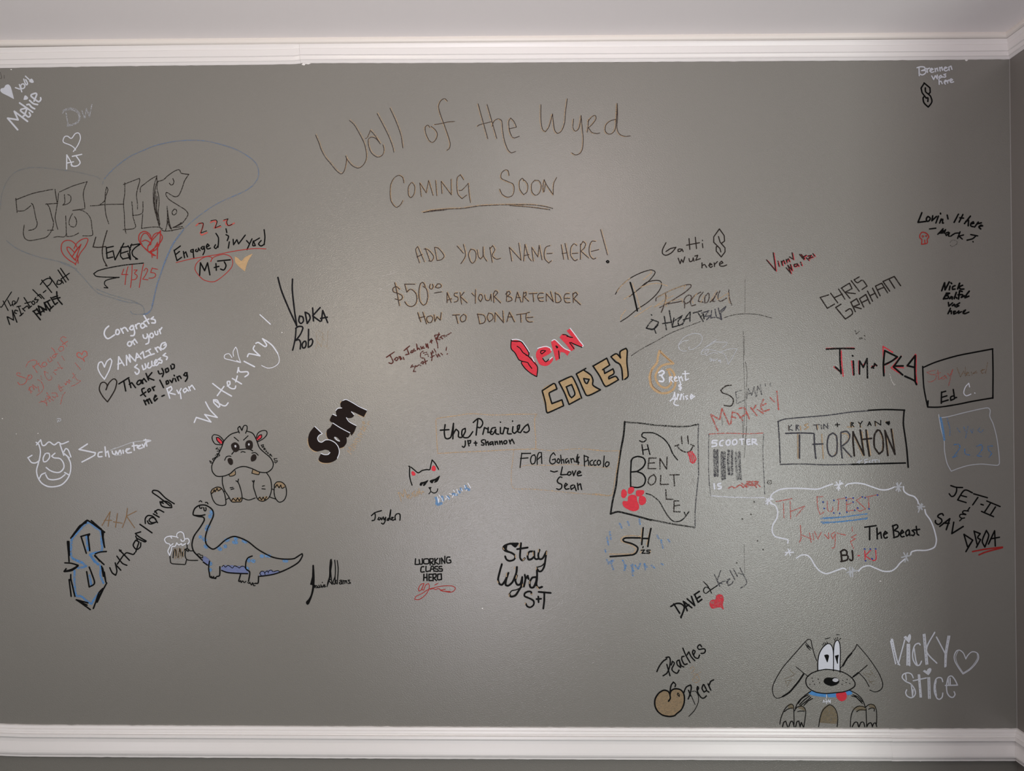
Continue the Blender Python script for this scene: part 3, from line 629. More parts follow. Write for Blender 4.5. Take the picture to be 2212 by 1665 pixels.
f 805 435 830 428 855 450 865 475 850 492 815 485;f 1130 360 1150 338 1175 345 1190 385 1180 415 1150 418 1125 400
> outline K 19
760 345 775 350 772 480 790 580 812 645;795 360 850 405 910 450 970 415 1050 398 1095 398 1115 310 1132 245 1180 300 1235 395
> eye K 14
f 940 630 955 608 1000 600 1065 572 1010 650 990 648 1020 605 975 625 960 650 940 645;f 1100 580 1130 565 1180 550 1250 502 1215 580 1170 602 1200 560 1150 580 1135 610 1110 600
> muzzle K 15
1080 685 1095 705 1115 685 1080 685;1098 700 1110 745 1080 785;1110 745 1150 770 1190 765 1215 735 1220 705
@ handwriting | gold scribbled cat sound left of the cat face's mouth | writing
% 780 960 300
> lettering T 13 2
640 905 620 830 590 765 625 770 670 830 690 710 710 760 740 850;735 840 780 810 750 800 740 850 790 850 810 820;820 770 830 820;800 790 850 740;850 780 855 830 880 810 890 740;880 800 900 760 930 740 910 800 900 820;920 700 930 780;935 740 960 790 980 740 1000 765
@ handwriting | blue and white scribbled block word right of the cat face | writing
% 780 960 300
> blue_shade U 40 2
1190 850 1210 880 1200 940 1250 935;1290 830 1300 890;1380 830 1400 860;1460 790 1520 800;1550 750 1570 760;1590 700 1600 720;1680 700 1720 720;1220 960 1280 935;1660 660 1665 700
> white_strokes w 15
1215 830 1235 925;1240 800 1265 840;1285 850 1300 905;1240 860 1235 925;1345 880 1355 850;1350 815 1400 865;1405 780 1440 795;1455 840 1475 800;1470 725 1490 750;1525 710 1550 775;1510 810 1515 780;1600 705 1615 740;1645 650 1660 690;1675 735 1685 715;1700 615 1745 690
@ handwriting | small black joined-up six letter name, lower middle, above the tall thin signature | writing
% 640 1090
> lettering K 15
898 130 940 95 1018 70;935 95 945 130 935 180 905 190;990 150 975 175 995 180 1010 155 1020 180 1040 145 1050 180 1070 150 1060 200 1040 230 1018 220;1100 160 1085 185 1105 185 1125 110 1130 60 1115 140 1130 180 1160 150 1140 150 1150 185 1185 170;1185 180 1180 140 1200 110 1235 110 1242 150 1238 185
@ signature | tall thin black signature with swooping first letter and three long uprights | signature
% 640 1090
> long_stems K 9
f 198 722 208 722 216 860 212 980 190 1080 150 1180 130 1188 122 1160 150 1130 180 1070 198 960 180 950 190 900 195 820
f 410 655 420 650 426 700 415 780 405 870 370 978 375 930 395 860 400 740
> lettering K 12
172 950 195 860;405 700 422 900 430 950 385 900 415 890;460 660 468 740 465 850 440 920 445 945 465 945;490 665 502 760 495 880 490 945 470 925 480 900;465 850 465 940
215 985 235 970 220 960 225 990;245 965 260 985 240 990;270 960 285 985 265 990;295 955 300 985;310 970 315 985;312 925 314 928;325 970 345 960 330 955 330 980 355 975
520 905 540 900 545 945;540 915 515 930 525 948 545 935;560 900 560 945;560 910 585 905 580 940;585 910 600 905 605 935;640 900 620 900 635 920 650 935 620 940
@ handwriting | black block capitals reading WORKING CLASS HERO with a red scribbled signature below | writing
% 640 1090
> top_line K 16
1425 645 1420 712 1470 708 1468 655;1470 708 1505 705 1505 645;1525 650 1525 700 1580 700 1575 648 1525 650;1600 720 1595 645 1635 645 1630 680 1600 685 1640 715;1655 640 1655 712;1690 640 1660 680 1700 710;1715 640 1715 705;1740 705 1735 635 1775 700 1775 615;1835 625 1800 630 1800 690 1845 690 1842 660 1825 662
> middle_line K 16
1525 740 1495 745 1490 800 1530 800;1550 735 1552 795 1590 790;1600 795 1615 735 1635 735 1645 795;1605 770 1640 768;1690 735 1658 740 1660 765 1690 770 1690 795 1655 792;1738 735 1708 740 1710 765 1740 765 1742 792 1705 792
> bottom_line K 17
1525 830 1522 905;1560 825 1562 905;1525 870 1560 868;1620 830 1585 830 1585 905 1620 905;1585 865 1612 865;1635 908 1632 830 1668 828 1665 865 1635 870 1675 905;1690 830 1690 892 1735 892 1732 825 1690 830
> red_signature r 9
1530 940 1490 950 1460 1000 1465 1030 1490 1020 1525 945 1500 1010 1520 1020 1545 960 1580 940 1590 970 1580 1020 1540 1080 1470 1130 1415 1130 1430 1095 1500 1060 1580 1010 1650 990 1750 970 1860 970 1900 995 1880 1030 1840 1045 1750 1030 1720 1020 1780 1010;1600 1010 1640 1000 1660 1015 1700 1000 1740 1030 1840 1035;1655 958 1690 940
@ title_lettering | thin dark title line Wall of the Wyrd across the upper middle | writing
% 660 190
> first_word n 8 1 G 10 -12
120 563 165 670 180 720 230 820 300 905 370 990 425 1027 460 995 480 930 490 850 478 812 500 860 560 930 630 958 690 920 725 850 725 770 700 660 640 540 580 440 525 390
717 605 740 590 775 508 830 570 893 670;880 650 840 605 785 588 750 620 755 700 790 780 860 827 920 800 937 740 925 680;855 308 920 430 990 570 1040 700 1055 768;1008 243 1080 400 1140 570 1162 718
> second_word n 8 1 G -10 4
1485 470 1460 445 1430 470 1440 550 1480 630 1520 650 1560 610 1575 550 1550 500 1500 460;1695 158 1660 128 1615 155 1590 220 1610 310 1650 420 1700 560 1728 660 1720 720 1688 745;1540 437 1600 430 1700 408 1782 400
% 1000 190
> third_word n 8 1 G -12 4
182 190 240 400 298 606;172 458 200 440 340 405;290 200 350 410 405 603;350 460 370 400 420 370 465 395 475 500 500 640 540 740 580 775 630 758;550 490 640 468 610 400 570 360 548 400 555 500 580 570 610 598 675 577
> fourth_word n 8 1 G -12 3
932 200 932 380 950 490 985 525 1030 460 1070 310 1080 400 1095 500 1130 543 1180 510 1215 420 1225 300 1247 130;1322 372 1315 470 1340 515 1380 490 1405 400 1412 330 1425 480 1438 600 1430 720 1400 780 1345 800 1300 775
1500 380 1495 460 1485 530;1495 400 1540 345 1580 330 1590 370 1540 440 1500 475 1540 530 1590 545 1635 540;1830 375 1760 395 1710 440 1700 510 1730 548 1780 545 1820 490 1835 350 1842 185 1848 330 1840 480 1870 550 1930 578 2000 573;1845 210 1838 330 1825 400
@ title_lettering | thin underlined capitals COMING SOON below the Wall of the Wyrd title | writing
% 660 190
> first_word n 8 1 G 8 -4
1175 1135 1160 1070 1115 1045 1060 1075 1020 1150 1010 1260 1025 1360 1080 1425 1130 1400 1162 1345;1265 1130 1230 1180 1230 1280 1258 1310 1295 1270 1305 1180 1275 1130;1382 1298 1365 1135 1442 1255 1470 1105 1523 1285;1553 1105 1568 1290;1630 1262 1620 1115 1742 1278 1738 1090
1888 1097 1850 1037 1815 1070 1805 1150 1820 1270 1870 1323 1925 1280;1835 1225 1870 1220 1945 1140 1955 1280 1970 1370
% 1000 190
> second_word n 8 1 G -8 6
550 1045 540 990 505 980 460 1020 460 1080 540 1120 600 1150 612 1220 590 1285 530 1305 470 1270 440 1208;735 1105 705 1080 675 1120 680 1210 725 1275 765 1240 775 1160 745 1110 720 1105;860 1100 820 1150 825 1240 870 1282 915 1250 935 1170 910 1110 860 1105;965 1245 955 1180 970 1095 1000 1160 1078 1275 1085 1140 1120 1070
970 1240 985 1150
> underline n 9 2 G -20 -8
-470 1490 -370 1465 -150 1445 0 1440 200 1410 400 1400 640 1395 850 1398 1000 1420 1072 1440;560 1405 760 1420 900 1435 1040 1455;-470 1487 -380 1475 -200 1458
@ handwriting | dark thin capitals with gold shadow reading ADD YOUR NAME HERE | writing
% 820 480
> lettering n 10 1 G 12 -5
475 485 430 330 455 290 535 475;445 415 510 385;545 310 600 465;530 320 580 330 645 410 620 465 585 460;655 300 685 455;655 300 700 310 770 400 740 445 685 458
925 285 1000 370;1000 265 1025 400 970 495;1090 320 1062 380 1080 460 1110 490 1145 450 1150 370 1125 330 1090 325;1165 330 1180 410 1205 440 1235 400 1235 295 1240 400 1280 465;1315 300 1345 480;1315 320 1350 280 1375 330 1345 395 1390 440 1445 432
1578 465 1548 300 1690 455 1660 250;1720 465 1735 265 1780 420 1812 462;1725 400 1785 385;1835 465 1815 300 1890 415 1905 275 1940 450;2060 372 2000 375;2035 280 1985 300 1965 370 1975 440 2020 488 2052 460
% 1100 440
620 490 650 665;665 475 705 665;630 595 690 585;805 500 770 480 735 530 735 620 780 680 815 665;750 595 820 590;850 480 850 665;850 500 880 450 910 480 895 530 855 565 950 650;1030 450 985 450 955 520 960 610 1000 660 1035 650;980 570 1070 548
1090 310 1172 610
> full_stop K 16
1165 685 1180 680 1190 695 1175 705 1160 690
@ handwriting | dark capitals with gold shadow giving the $50.00 price and asking the bartender | writing
% 820 480
> price n 11 1 G 12 -2
180 722 205 830 235 995;240 800 200 770 160 790 165 830 220 850 265 875 270 910 240 930 185 915;300 740 420 740;300 745 325 835 370 800 425 840 445 900 430 975 380 1008 330 990 300 950;545 770 520 720 485 740 468 840 480 940 520 990 555 970 575 890 560 800 520 765
605 740 595 780 620 800 640 770 630 740;690 740 665 775 700 785 735 770 725 740 690 738;655 845 740 832
> upper_line n 11 1 G 8 -10
805 960 805 840 855 960;810 930 860 915;930 845 895 850 895 880 935 900 930 940 890 955;960 840 978 978;1010 835 965 890 1045 965;1100 850 1130 880;1145 805 1143 970;1195 865 1180 910 1205 950 1230 900 1215 865 1195 865;1255 870 1270 930 1310 930 1330 860 1335 940;1365 960 1360 850;1360 860 1380 820 1410 840 1370 890 1445 965
1515 945 1520 830;1505 860 1540 825 1560 850 1525 885 1570 900 1580 930 1530 950;1620 950 1645 835 1690 955;1630 900 1680 900;1710 955 1720 835;1720 850 1750 835 1750 870 1725 890 1780 945;1785 855 1880 850;1830 850 1840 950;1955 850 1910 850 1888 890 1910 940 1955 945;1900 905 1955 900;1990 945 1990 855 2075 950 2040 830
% 1100 440
555 1175 548 1060;545 1070 590 1090 620 1150 590 1180 555 1180;715 1075 670 1080 655 1130 675 1180 725 1180;665 1130 720 1130;765 1180 760 1070;755 1090 790 1060 815 1085 770 1135 850 1208
> lower_line n 11 1 G 10 -6
% 820 480
455 1080 490 1190;515 1075 560 1215;470 1145 540 1125;570 1130 560 1160 580 1195 615 1195 635 1150 615 1120 570 1130;650 1105 660 1185 685 1130 725 1170 735 1080;870 1110 955 1105;910 1110 935 1210;1000 1100 965 1140 980 1190 1025 1170 1030 1120 1000 1100
1170 1095 1195 1215;1165 1100 1240 1110 1265 1160 1245 1200 1195 1215;1300 1090 1285 1140 1310 1190 1355 1150 1345 1100 1300 1085;1375 1190 1380 1080 1480 1200 1470 1060;1520 1190 1550 1075 1610 1190;1530 1130 1590 1130;1635 1105 1750 1090;1685 1100 1688 1195;1790 1075 1755 1090 1750 1160 1780 1190 1825 1190;1760 1140 1830 1135
@ handwriting | small dark red slanted scrawl in four lines under the HOW TO DONATE line | writing
% 560 580
> top_line M 14 1
1520 1060 1615 995;1560 1030 1600 1110 1580 1135 1550 1125;1640 1060 1615 1085 1640 1100 1660 1070 1640 1060;1670 1050 1690 1090 1685 1050 1705 1080;1720 1060 1730 1085;1730 980 1795 925;1760 950 1790 1020 1750 1030;1820 980 1810 1005 1835 1000 1835 975;1850 960 1850 985 1870 980;1880 900 1890 970 1905 950 1920 970;1930 930 1940 960;1960 930 1950 950 1975 950;1990 900 2000 940 2010 900 2020 950;2040 880 2070 860;2050 860 2060 890
2095 800 2130 900;2150 790 2110 840 2160 850;2170 820 2190 840
> middle_line M 12 2
1960 985 1930 1010 1930 1060 1970 1070;1960 1010 2000 1000;1980 1030 2010 1020 2020 1050;2050 1000 2060 1040 2070 980 2080 1010;2090 960 2110 1000;2130 910 2135 950
> bottom_line M 13 2
1830 1150 1810 1180 1870 1160 1840 1230 1870 1230;1880 1170 1910 1150 1930 1160;1950 1110 1930 1130 1960 1140 1960 1110;1975 1080 1990 1140;1970 1120 2010 1100;2070 1040 2060 1100;2050 1060 2090 1040;2110 1020 2130 1060 2140 1020 2160 1050;2170 1010 2190 1030
% 820 480
710 1320 690 1400;660 1350 720 1340;720 1380 750 1355 780 1370;770 1350 800 1360;800 1350 855 1320;800 1490 795 1530;805 1575 812 1570;610 1420 620 1400
@ marker_drawing | faint gold speckled scribble right of the short second black word | drawing
% 560 580
> scribble T 12 6
680 760 690 900 670 960;700 740 760 780 740 930 700 870;820 750 810 930;780 920 830 960;720 800 780 850
@ marker_drawing | red filled slanted letters with pointed S, black inner lines and white edges | drawing
% 1080 680
> letter_s R 6
f 135 310 190 303 255 325 300 380 345 450 340 490 400 540 448 620 440 738 370 700 300 640 258 575 265 555 230 535 180 455 135 400
> letter_e R 6
f 440 440 490 385 545 375 590 395 612 430 600 455 540 490 505 510 520 545 560 555 595 545 630 500 630 540 590 590 540 608 480 590 450 540 432 490
> letter_a R 6
f 615 325 650 300 700 350 760 405 835 435 805 485 770 450 720 440 705 520 670 545 640 430
> letter_n R 6
f 715 270 755 230 870 275 800 190 838 165 900 250 995 370 975 388 940 370 850 320 890 400 850 430 790 350
> white_edge w 12
140 298 200 292 262 315 320 390 350 440;380 500 410 560;450 400 500 385 555 378 605 400 612 425;620 310 655 295 710 345 770 400 838 430;838 160 900 240 950 310 995 365 985 380;580 540 625 505
> black_line K 12
135 300 133 400 180 455 225 535 265 555;135 310 190 318 250 320 300 380 345 455 340 490;205 375 240 400 275 450 320 480;265 555 255 575 300 640 370 700 440 738 448 625 400 560 340 495 310 480;265 555 330 570 350 600 380 640;490 430 520 425 545 430 500 465 485 450 490 430;510 520 545 560 585 530;670 370 690 385 680 395 668 372;700 430 710 520;750 235 790 240 830 265 868 270;800 255 850 268;830 330 885 405;845 330 900 355 980 388
@ marker_drawing | gold filled block capitals with black outlines below the red slanted letters | drawing
% 1080 680
> gold_fill Q 6
f 505 905 640 820 660 835 675 885 590 930 595 990 620 1060 735 1020 755 1085 570 1165
f 710 800 850 740 875 760 970 995 825 1070
f 915 705 1010 670 1105 735 1100 830 1200 890 1045 965
f 1115 610 1280 520 1310 600 1240 655 1250 700 1350 650 1365 700 1300 745 1310 770 1370 740 1415 770 1270 855
f 1330 500 1390 465 1440 515 1430 440 1500 400 1520 420 1515 600 1525 740 1460 770 1450 600
> wall_gap q 4
f 800 855 855 830 900 950 850 990;f 1000 760 1060 770 1040 815
> black_outline K 18
505 905 640 820 660 830 680 885 590 930 590 960 620 1060 740 1015 760 1085 570 1170 555 1150 540 1040 505 910
705 800 850 735 875 755 930 870 975 995;955 1000 825 1070 770 930 705 805;790 860 855 832 895 945 855 990 830 960 795 865
912 705 1025 640;912 705 960 810 1000 900 1045 965 1200 895 1110 840 1110 780 1085 720 1000 660;1000 760 1065 770 1040 820 1020 810 1000 765
1115 610 1275 518 1310 600 1225 655;1240 650 1250 700 1350 645 1360 700 1300 740 1300 765 1380 735 1415 775 1270 855 1240 830 1190 730 1110 610
1325 500 1390 465 1440 515 1435 440 1505 400 1520 430 1515 560 1530 730 1490 770;1325 500 1380 560 1430 590 1455 650 1465 775
% 1100 440
@ handwriting | large sweeping black and gold B with two scrawled names below, upper right of center | writing
% 1100 440
> large_letter N 12 1
1268 1080 1320 1000 1430 900 1560 830 1690 790 1740 810 1730 850 1660 930 1560 1010 1435 1110;1560 1010 1640 940 1750 915 1810 930 1815 990 1760 1080 1650 1180 1530 1260 1420 1350 1330 1408
> upright K 20
1445 940 1480 1060 1530 1280
> gold_shadow T 10 2
1290 1050 1330 990 1440 890;1370 1140 1450 1090;1470 950 1510 1060 1570 1270;1560 1000 1680 960 1780 950 1890 980;1330 1380 1340 1340 1390 1270;1690 800 1700 820 1600 910;1730 1235 1850 1150 1960 1100;1860 1080 1880 1230;1500 1350 1700 1220
% 1340 470
> upper_name n 13 2
425 995 430 960 500 920 620 860 780 805 840 800 840 830 760 900 680 950 570 1020 470 1075;540 910 545 960 520 1050 490 1130;570 1030 680 1010 750 1000 770 1060 765 1080;780 1030 760 990 790 940 830 925 850 950 830 1000 780 1030;960 890 890 930 840 1000 850 1050 900 1040;990 890 950 940 930 1000 990 1010;1050 900 1010 950 1010 1020 1040 1010 1060 960 1060 910;1070 1010 1120 960 1160 890 1120 960 1100 1000 1130 1000;1190 875 1170 920 1170 980 1200 1000 1270 960;1295 860 1300 950 1330 1045
> upper_name_gold T 11 3
405 1070 470 1040 640 990 740 970 740 1020;870 1020 860 980 920 900;960 1010 1000 930;1080 990 1150 870;1140 930 1160 980 1260 920 1290 900 1295 1000 1310 1020;450 950 640 850 780 810 760 850;560 930 530 1050
> lower_name B 15 2
370 1160 375 1165;370 1215 410 1230 455 1250 430 1290 390 1335 340 1330 310 1320 350 1260 390 1220;310 1320 400 1330 450 1280;400 1320 425 1380;525 1180 550 1340;505 1265 610 1250;585 1110 600 1200 625 1310;640 1200 620 1310 690 1290;630 1240 740 1170;730 1190 690 1240 700 1290 740 1270;740 1280 790 1180 835 1125 830 1240;750 1220 820 1200;870 1140 970 1110;930 1140 990 1240;960 1190 990 1150 1000 1210
> lower_name_scribble J 14 2
1000 1130 1050 1120 1010 1180 1080 1170 1030 1220;1090 1110 1080 1200 1130 1190;1130 1090 1150 1190 1180 1200 1210 1220;1170 1080 1200 1200;1190 1120 1260 1060 1240 1100 1200 1140 1210 1210;970 1140 1060 1110
> tail N 9 3
1240 1195 1340 1165 1460 1150 1560 1150 1680 1165 1810 1200
> long_tail N 9 3
130 1650 250 1570 400 1490 600 1380 800 1300 960 1240
@ handwriting | black three word note with a pointed letter S, above the large sweeping B | writing
% 1340 470
> lettering N 13
545 300 505 380 505 430 545 450 610 420 665 355 600 370 545 405;720 375 690 380 690 405 720 400 735 375 750 405;820 250 830 380;790 330 945 300;895 235 910 370;980 310 985 360;980 270 982 275
690 485 715 550 730 500 750 535 770 470;820 490 830 525 860 515 870 480 880 520;890 460 925 450 900 510 955 490
975 540 975 600;980 575 1005 560 1030 595;1055 570 1095 560 1070 545 1060 575 1080 595 1100 580;1120 540 1125 585;1125 560 1160 525;1185 560 1225 540 1210 520 1185 545 1190 575 1230 580 1270 565
> pointed_s N 13
p1183 135 1240 215 1245 280 1205 310 1250 360 1250 410 1205 470 1145 400 1145 350 1165 340;p1183 135 1115 230 1115 295 1155 335 1190 370 1200 410;p1172 225 1190 290 1215 320 1240 350
@ handwriting | small black name pair with red shadow strokes, upper right | writing
% 1340 470
> lettering N 13 1 R 10 6
1745 505 1800 570 1855 635 1840 520 1825 420;1885 540 1895 580;1880 520 1882 524;1920 520 1935 570 1930 530 1950 510 1965 550;1980 500 1990 540;1985 520 2005 490 2020 525;2020 470 2050 490;2050 420 2065 500
1980 600 2035 665 2000 570 2050 630 2030 560;2100 555 2075 560 2080 585 2110 575 2110 550 2130 580;2150 530 2165 570;2140 440 2190 500
% 1640 470
> lettering N 13 1 R 10 6
500 440 540 490;510 480 560 450;560 480 590 510;580 460 620 450 590 490 640 470;640 430 660 460
@ marker_drawing | gold hand drawn rectangle framing a cursive black couple name plate | drawing
% 920 860
> frame O 11 3
140 660 130 500 120 260 140 240 350 210 540 185 800 200 1100 192 1325 190;1325 190 1300 240 1300 350 1312 480 1312 600;145 660 400 645 700 632 1000 615 1312 605
> cursive_line K 18
230 315 220 400 230 470 260 485 300 460 330 300;172 382 275 375;330 300 322 485;325 430 360 370 390 400 390 460 430 465 470 400 470 360 435 380 430 440 460 470 510 465 560 400;565 290 620 245 660 255 680 300 650 350 615 345;620 260 600 440;680 430 700 350 740 370 745 350 740 410 790 400;830 350 790 360 770 420 800 430 835 370 835 420 870 430;890 350 890 420 920 425 940 350 980 365;985 360 975 420 1020 425;1040 340 1035 400 1060 420 1110 370 1120 320 1095 330 1100 400 1130 410
1130 410 1180 340 1220 310 1235 380 1200 410 1170 400;890 285 892 288;1035 272 1036 275
> small_line K 17
470 510 470 560 455 585 435 575;500 505 515 570;500 510 535 505 530 535 505 540;575 535 610 535;592 515 597 565;695 495 665 505 670 530 695 540 690 560 665 558;710 500 720 560;720 535 740 515 750 560;790 520 765 530 770 555 795 540 800 520 805 560;825 515 830 555;830 530 850 515 860 550;880 510 885 550;885 530 905 510 915 550;950 505 930 520 940 545 965 535 965 510 950 505;995 500 1010 545;1005 520 1030 490 1055 540
@ marker_drawing | thin gold rounded frame with a two line black dedication inside, below the cursive plate | drawing
% 920 860
> frame O 9 4
1050 620 1040 720 1020 900 1025 1040 1060 1080 1250 1085 1500 1105 1750 1130 2000 1150 2150 1165 2212 1165;1310 605 1500 625 1700 610 1850 602 2050 620 2212 632
1120 820 1200 800 1500 800 1700 790 1950 810 2212 835
% 1280 890
> frame O 9 3
0 452 150 465 320 460 310 560 280 740 250 900 235 985 180 995 80 980 0 975
% 920 860
> upper_line K 14
1145 655 1125 820 1125 828;1145 660 1250 658;1130 720 1220 712;1300 675 1265 690 1250 740 1265 785 1300 770 1310 700 1290 675;1330 790 1330 700 1350 650 1380 650 1385 780;1325 740 1380 690;1545 680 1525 650 1490 690 1480 760 1510 785 1545 765 1545 725 1510 735;1580 720 1565 760 1590 775 1600 740 1580 720;1610 680 1620 780;1620 740 1640 730 1650 775;1690 720 1665 740 1675 775 1705 740 1710 775;1730 720 1740 770;1740 730 1760 720 1775 760;1815 670 1800 730 1830 770 1790 760 1830 700;1810 690 1820 790
1890 680 1895 810;1890 690 1930 700 1930 740 1895 760;1940 740 1945 800;1940 705 1942 708;1990 740 1960 760 1970 800 1990 795;2030 740 2005 760 2010 800 2035 795;2060 740 2045 770 2060 800 2085 780 2080 745 2060 740;2130 690 2120 820;2160 760 2140 790 2155 820 2185 795 2185 765 2160 760
> lower_lines K 16
1490 868 1530 880 1570 870;1630 820 1610 915 1690 910;1705 880 1690 905 1710 920 1735 900 1725 880 1705 880;1750 870 1765 925 1790 865;1810 905 1850 885 1835 870 1810 890 1815 925 1860 920
1625 945 1600 940 1570 980 1580 1010 1620 1030 1620 1070 1590 1090 1562 1080;1655 1060 1690 1030 1670 1015 1655 1045 1670 1085 1710 1080;1760 1035 1730 1050 1735 1090 1775 1060 1775 1040 1795 1105;1810 1015 1820 1090;1820 1040 1845 1020 1860 1090
@ handwriting | bold black STAY WYRD note with gold flecks and initials below | writing
% 1040 1120 300
> top_word K 30
570 400 450 400 370 430 345 470 380 510 480 545 535 590 520 650 450 672 400 650 378 600;630 390 620 500 615 620 650 665 690 630;570 485 735 460;810 520 760 530 735 590 750 650 800 640 840 590 840 520 845 620 870 645 900 640;925 495 905 580 920 640 970 635 1010 570 1035 520 1020 640 1000 760 960 830 920 840 895 810
f 480 398 580 395 540 445 515 430
f 350 450 400 425 390 490 420 525 370 505
> top_word_loop K 18
1010 700 960 750 880 775
> middle_word K 32
325 725 290 850 265 970 290 1040 330 1050 380 980 430 865 395 970 385 1050 430 1065 500 1000 555 860 565 770;565 905 540 980 570 1050 620 1040 650 930 640 1060 590 1150 540 1220 470 1240 445 1200;690 895 700 960 675 1080;700 960 740 910;860 930 810 940 770 1010 780 1090 830 1090 870 1000 880 950;885 800 885 950 875 1050 905 1100 965 1085;735 910 750 960
> middle_word_loop K 17
445 1205 480 1150 560 1130 640 1090 660 1075
> initials K 28
795 1200 790 1165 740 1160 690 1190 690 1235 770 1270 830 1310 830 1370 780 1410 730 1395 705 1350;905 1240 910 1330;875 1280 950 1275;910 1165 1105 1182;1000 1180 1000 1300 985 1430
> gold_fleck T 14 1
610 395 600 440;340 460 360 490;685 635 660 660;820 530 825 590;1040 520 1035 570;910 490 905 530;875 780 870 810;530 770 525 800;400 870 398 920;560 905 550 950;540 580 545 620;255 990 265 1020;440 1200 440 1240;770 1000 765 1030;660 1040 655 1075;880 1080 910 1120;735 540 730 580;700 1340 695 1360;790 1200 810 1200
@ marker_drawing | large black hand drawn frame around BOLT letters with red paw print | drawing
% 1280 890
> frame K 22 1
385 115 370 280 340 440 300 700 280 880 240 1060 215 1215 300 1190 400 1210 520 1240 700 1290
> frame_dry K 19 3
385 120 550 130 750 155 1000 172 1130 170 1265 145;700 1285 900 1325 1220 1378
> frame_faint J 14 3
1265 150 1260 350 1265 600 1265 750 1240 1000 1225 1200 1225 1375
> large_letter K 18
462 575 455 720 455 890 540 900 610 870 632 800 600 740 530 710 600 660 630 600 610 550 540 530 480 550 460 590;460 715 540 708
> word_lettering N 15 2
760 548 675 550 662 675 755 675;665 610 740 605;805 680 805 555 885 680 890 535;735 745 680 780 665 840 700 870 745 840 755 780 725 745;815 755 810 865 905 862;925 750 1035 748;970 750 978 880;875 925 880 1040 960 1042;1030 1060 975 1060 970 1190 1045 1190;975 1120 1040 1110
> hanging_letters K 15 1
650 245 600 250 590 290 640 320 620 350 590 355 560 340;650 245 730 250 840 310 910 390 960 500 1015 570;590 390 605 505;655 390 685 505;595 455 670 440
> swoosh K 14 2
640 972 700 990 790 1060 850 1160 900 1240 960 1300 1030 1305 1090 1270 1150 1190;1095 1195 1110 1230
> smile N 15 2
1060 290 1070 375;1135 285 1145 375;985 405 1030 390;1010 405 1050 450 1120 480 1170 460 1200 400;1175 385 1215 405
> tongue R 14 2
1150 480 1180 600;1170 470 1200 610;1190 470 1220 600;1140 490 1160 540 1170 590 1200 610;1210 500 1235 560 1210 600
> paw_pad R 8
f 345 980 355 935 380 925 405 955 400 1000 370 1025 350 1010
f 425 960 435 910 460 898 490 905 490 940 460 970 435 975
f 520 970 530 940 570 935 612 940 605 975 570 1000 530 1000
f 555 1060 565 1010 600 1005 632 1030 630 1080 590 1108 562 1095
f 360 1090 370 1065 420 1065 430 1010 470 990 520 1005 530 1060 550 1110 545 1160 490 1180 430 1160 380 1130
@ marker_drawing | dashed black frame holding the word SCOOTER and four scribbled dark bars | drawing
% 1280 890
> frame J 10 4
1390 260 1385 500 1390 780 1410 1000;2045 260 2035 420 2040 640 2050 800 2055 980
> red_rule c 11 3
1395 262 1600 252 1850 258 2035 250
> white_rule w 13 2
1420 998 1600 1012 1850 1020 2055 1020
> dark_bar J 30 4
1455 455 1460 600 1460 760;1490 455 1490 600 1490 760
> dark_bar J 30 4
1545 480 1545 600 1550 800;1575 480 1575 640 1580 795
> dark_bar J 30 4
1625 460 1620 600 1630 740;1665 460 1665 600 1665 750
> dark_bar J 32 5
1715 480 1715 640 1735 800;1755 480 1755 620 1770 800
> white_lettering w 22
1485 340 1435 340 1425 370 1475 370 1475 400 1425 410;1560 335 1525 350 1520 395 1550 400;1625 330 1600 345 1595 380 1620 395 1640 375 1640 345 1625 330;1700 325 1675 340 1670 375 1690 390 1720 370 1720 340 1700 325;1755 325 1805 322;1780 325 1785 385;1875 325 1845 330 1850 385 1880 380;1850 355 1875 350;1905 385 1905 320;1905 325 1950 325 1945 350 1915 355 1965 385;1450 855 1455 915;1530 850 1495 860 1500 880 1535 890 1530 910 1500 915
> red_scribble c 16 3
1620 910 1660 890 1700 905 1760 870 1800 900 1850 850 1900 880 1950 850 2000 890;1780 850 1830 890 1880 830 1940 880 1970 840;1840 900 1900 860 1960 900;1840 830 1980 830
@ handwriting | sketchy dark capitals above larger red capitals, above the SCOOTER frame | writing
% 1300 680
> dark_name N 14 2
1545 840 1480 850 1420 900 1440 930 1520 960 1570 1010 1560 1070 1530 1090 1460 1080
> faint_name J 12 5
1600 920 1610 1060;1600 920 1670 900;1610 1000 1640 980;1620 1060 1700 1020;1730 1000 1750 880 1790 960;1790 960 1820 860 1840 980;1850 970 1860 850 1910 950 1890 830;1950 820 1955 850;2010 820 2012 850;1740 950 1790 930
> red_name c 17 3
1385 1385 1300 1190 1410 1250 1435 1120 1520 1310;1540 1300 1560 1160 1620 1180 1680 1260;1560 1220 1600 1230;1640 1120 1700 1110 1760 1240;1650 1230 1720 1180;1780 1110 1850 1200;1840 1080 1800 1140;1860 1130 1930 1180;1930 1010 1900 1090 1930 1150 2000 1130;1920 1080 1960 1060;2010 990 2060 1040;2090 910 2110 1130
@ handwriting | large SH initials with a 25 in black with gold edge and blue flecks around | writing
% 1280 1060
> gold_edge T 14 2
590 550 480 535 380 545 340 575 350 605 450 640 520 690 490 745 380 755 200 755;690 460 645 640;590 450 580 600;590 700 570 740;690 720 680 750
> initials K 20
570 562 400 562 365 580 380 605 480 635 540 680 520 740 470 765 210 785;605 440 587 640;697 450 675 560 660 665;590 568 670 570
> numerals K 14
605 665 600 680;580 710 620 705 590 745 630 745;690 708 650 710 650 725 680 730 680 745 645 745
> blue_fleck L 22 5
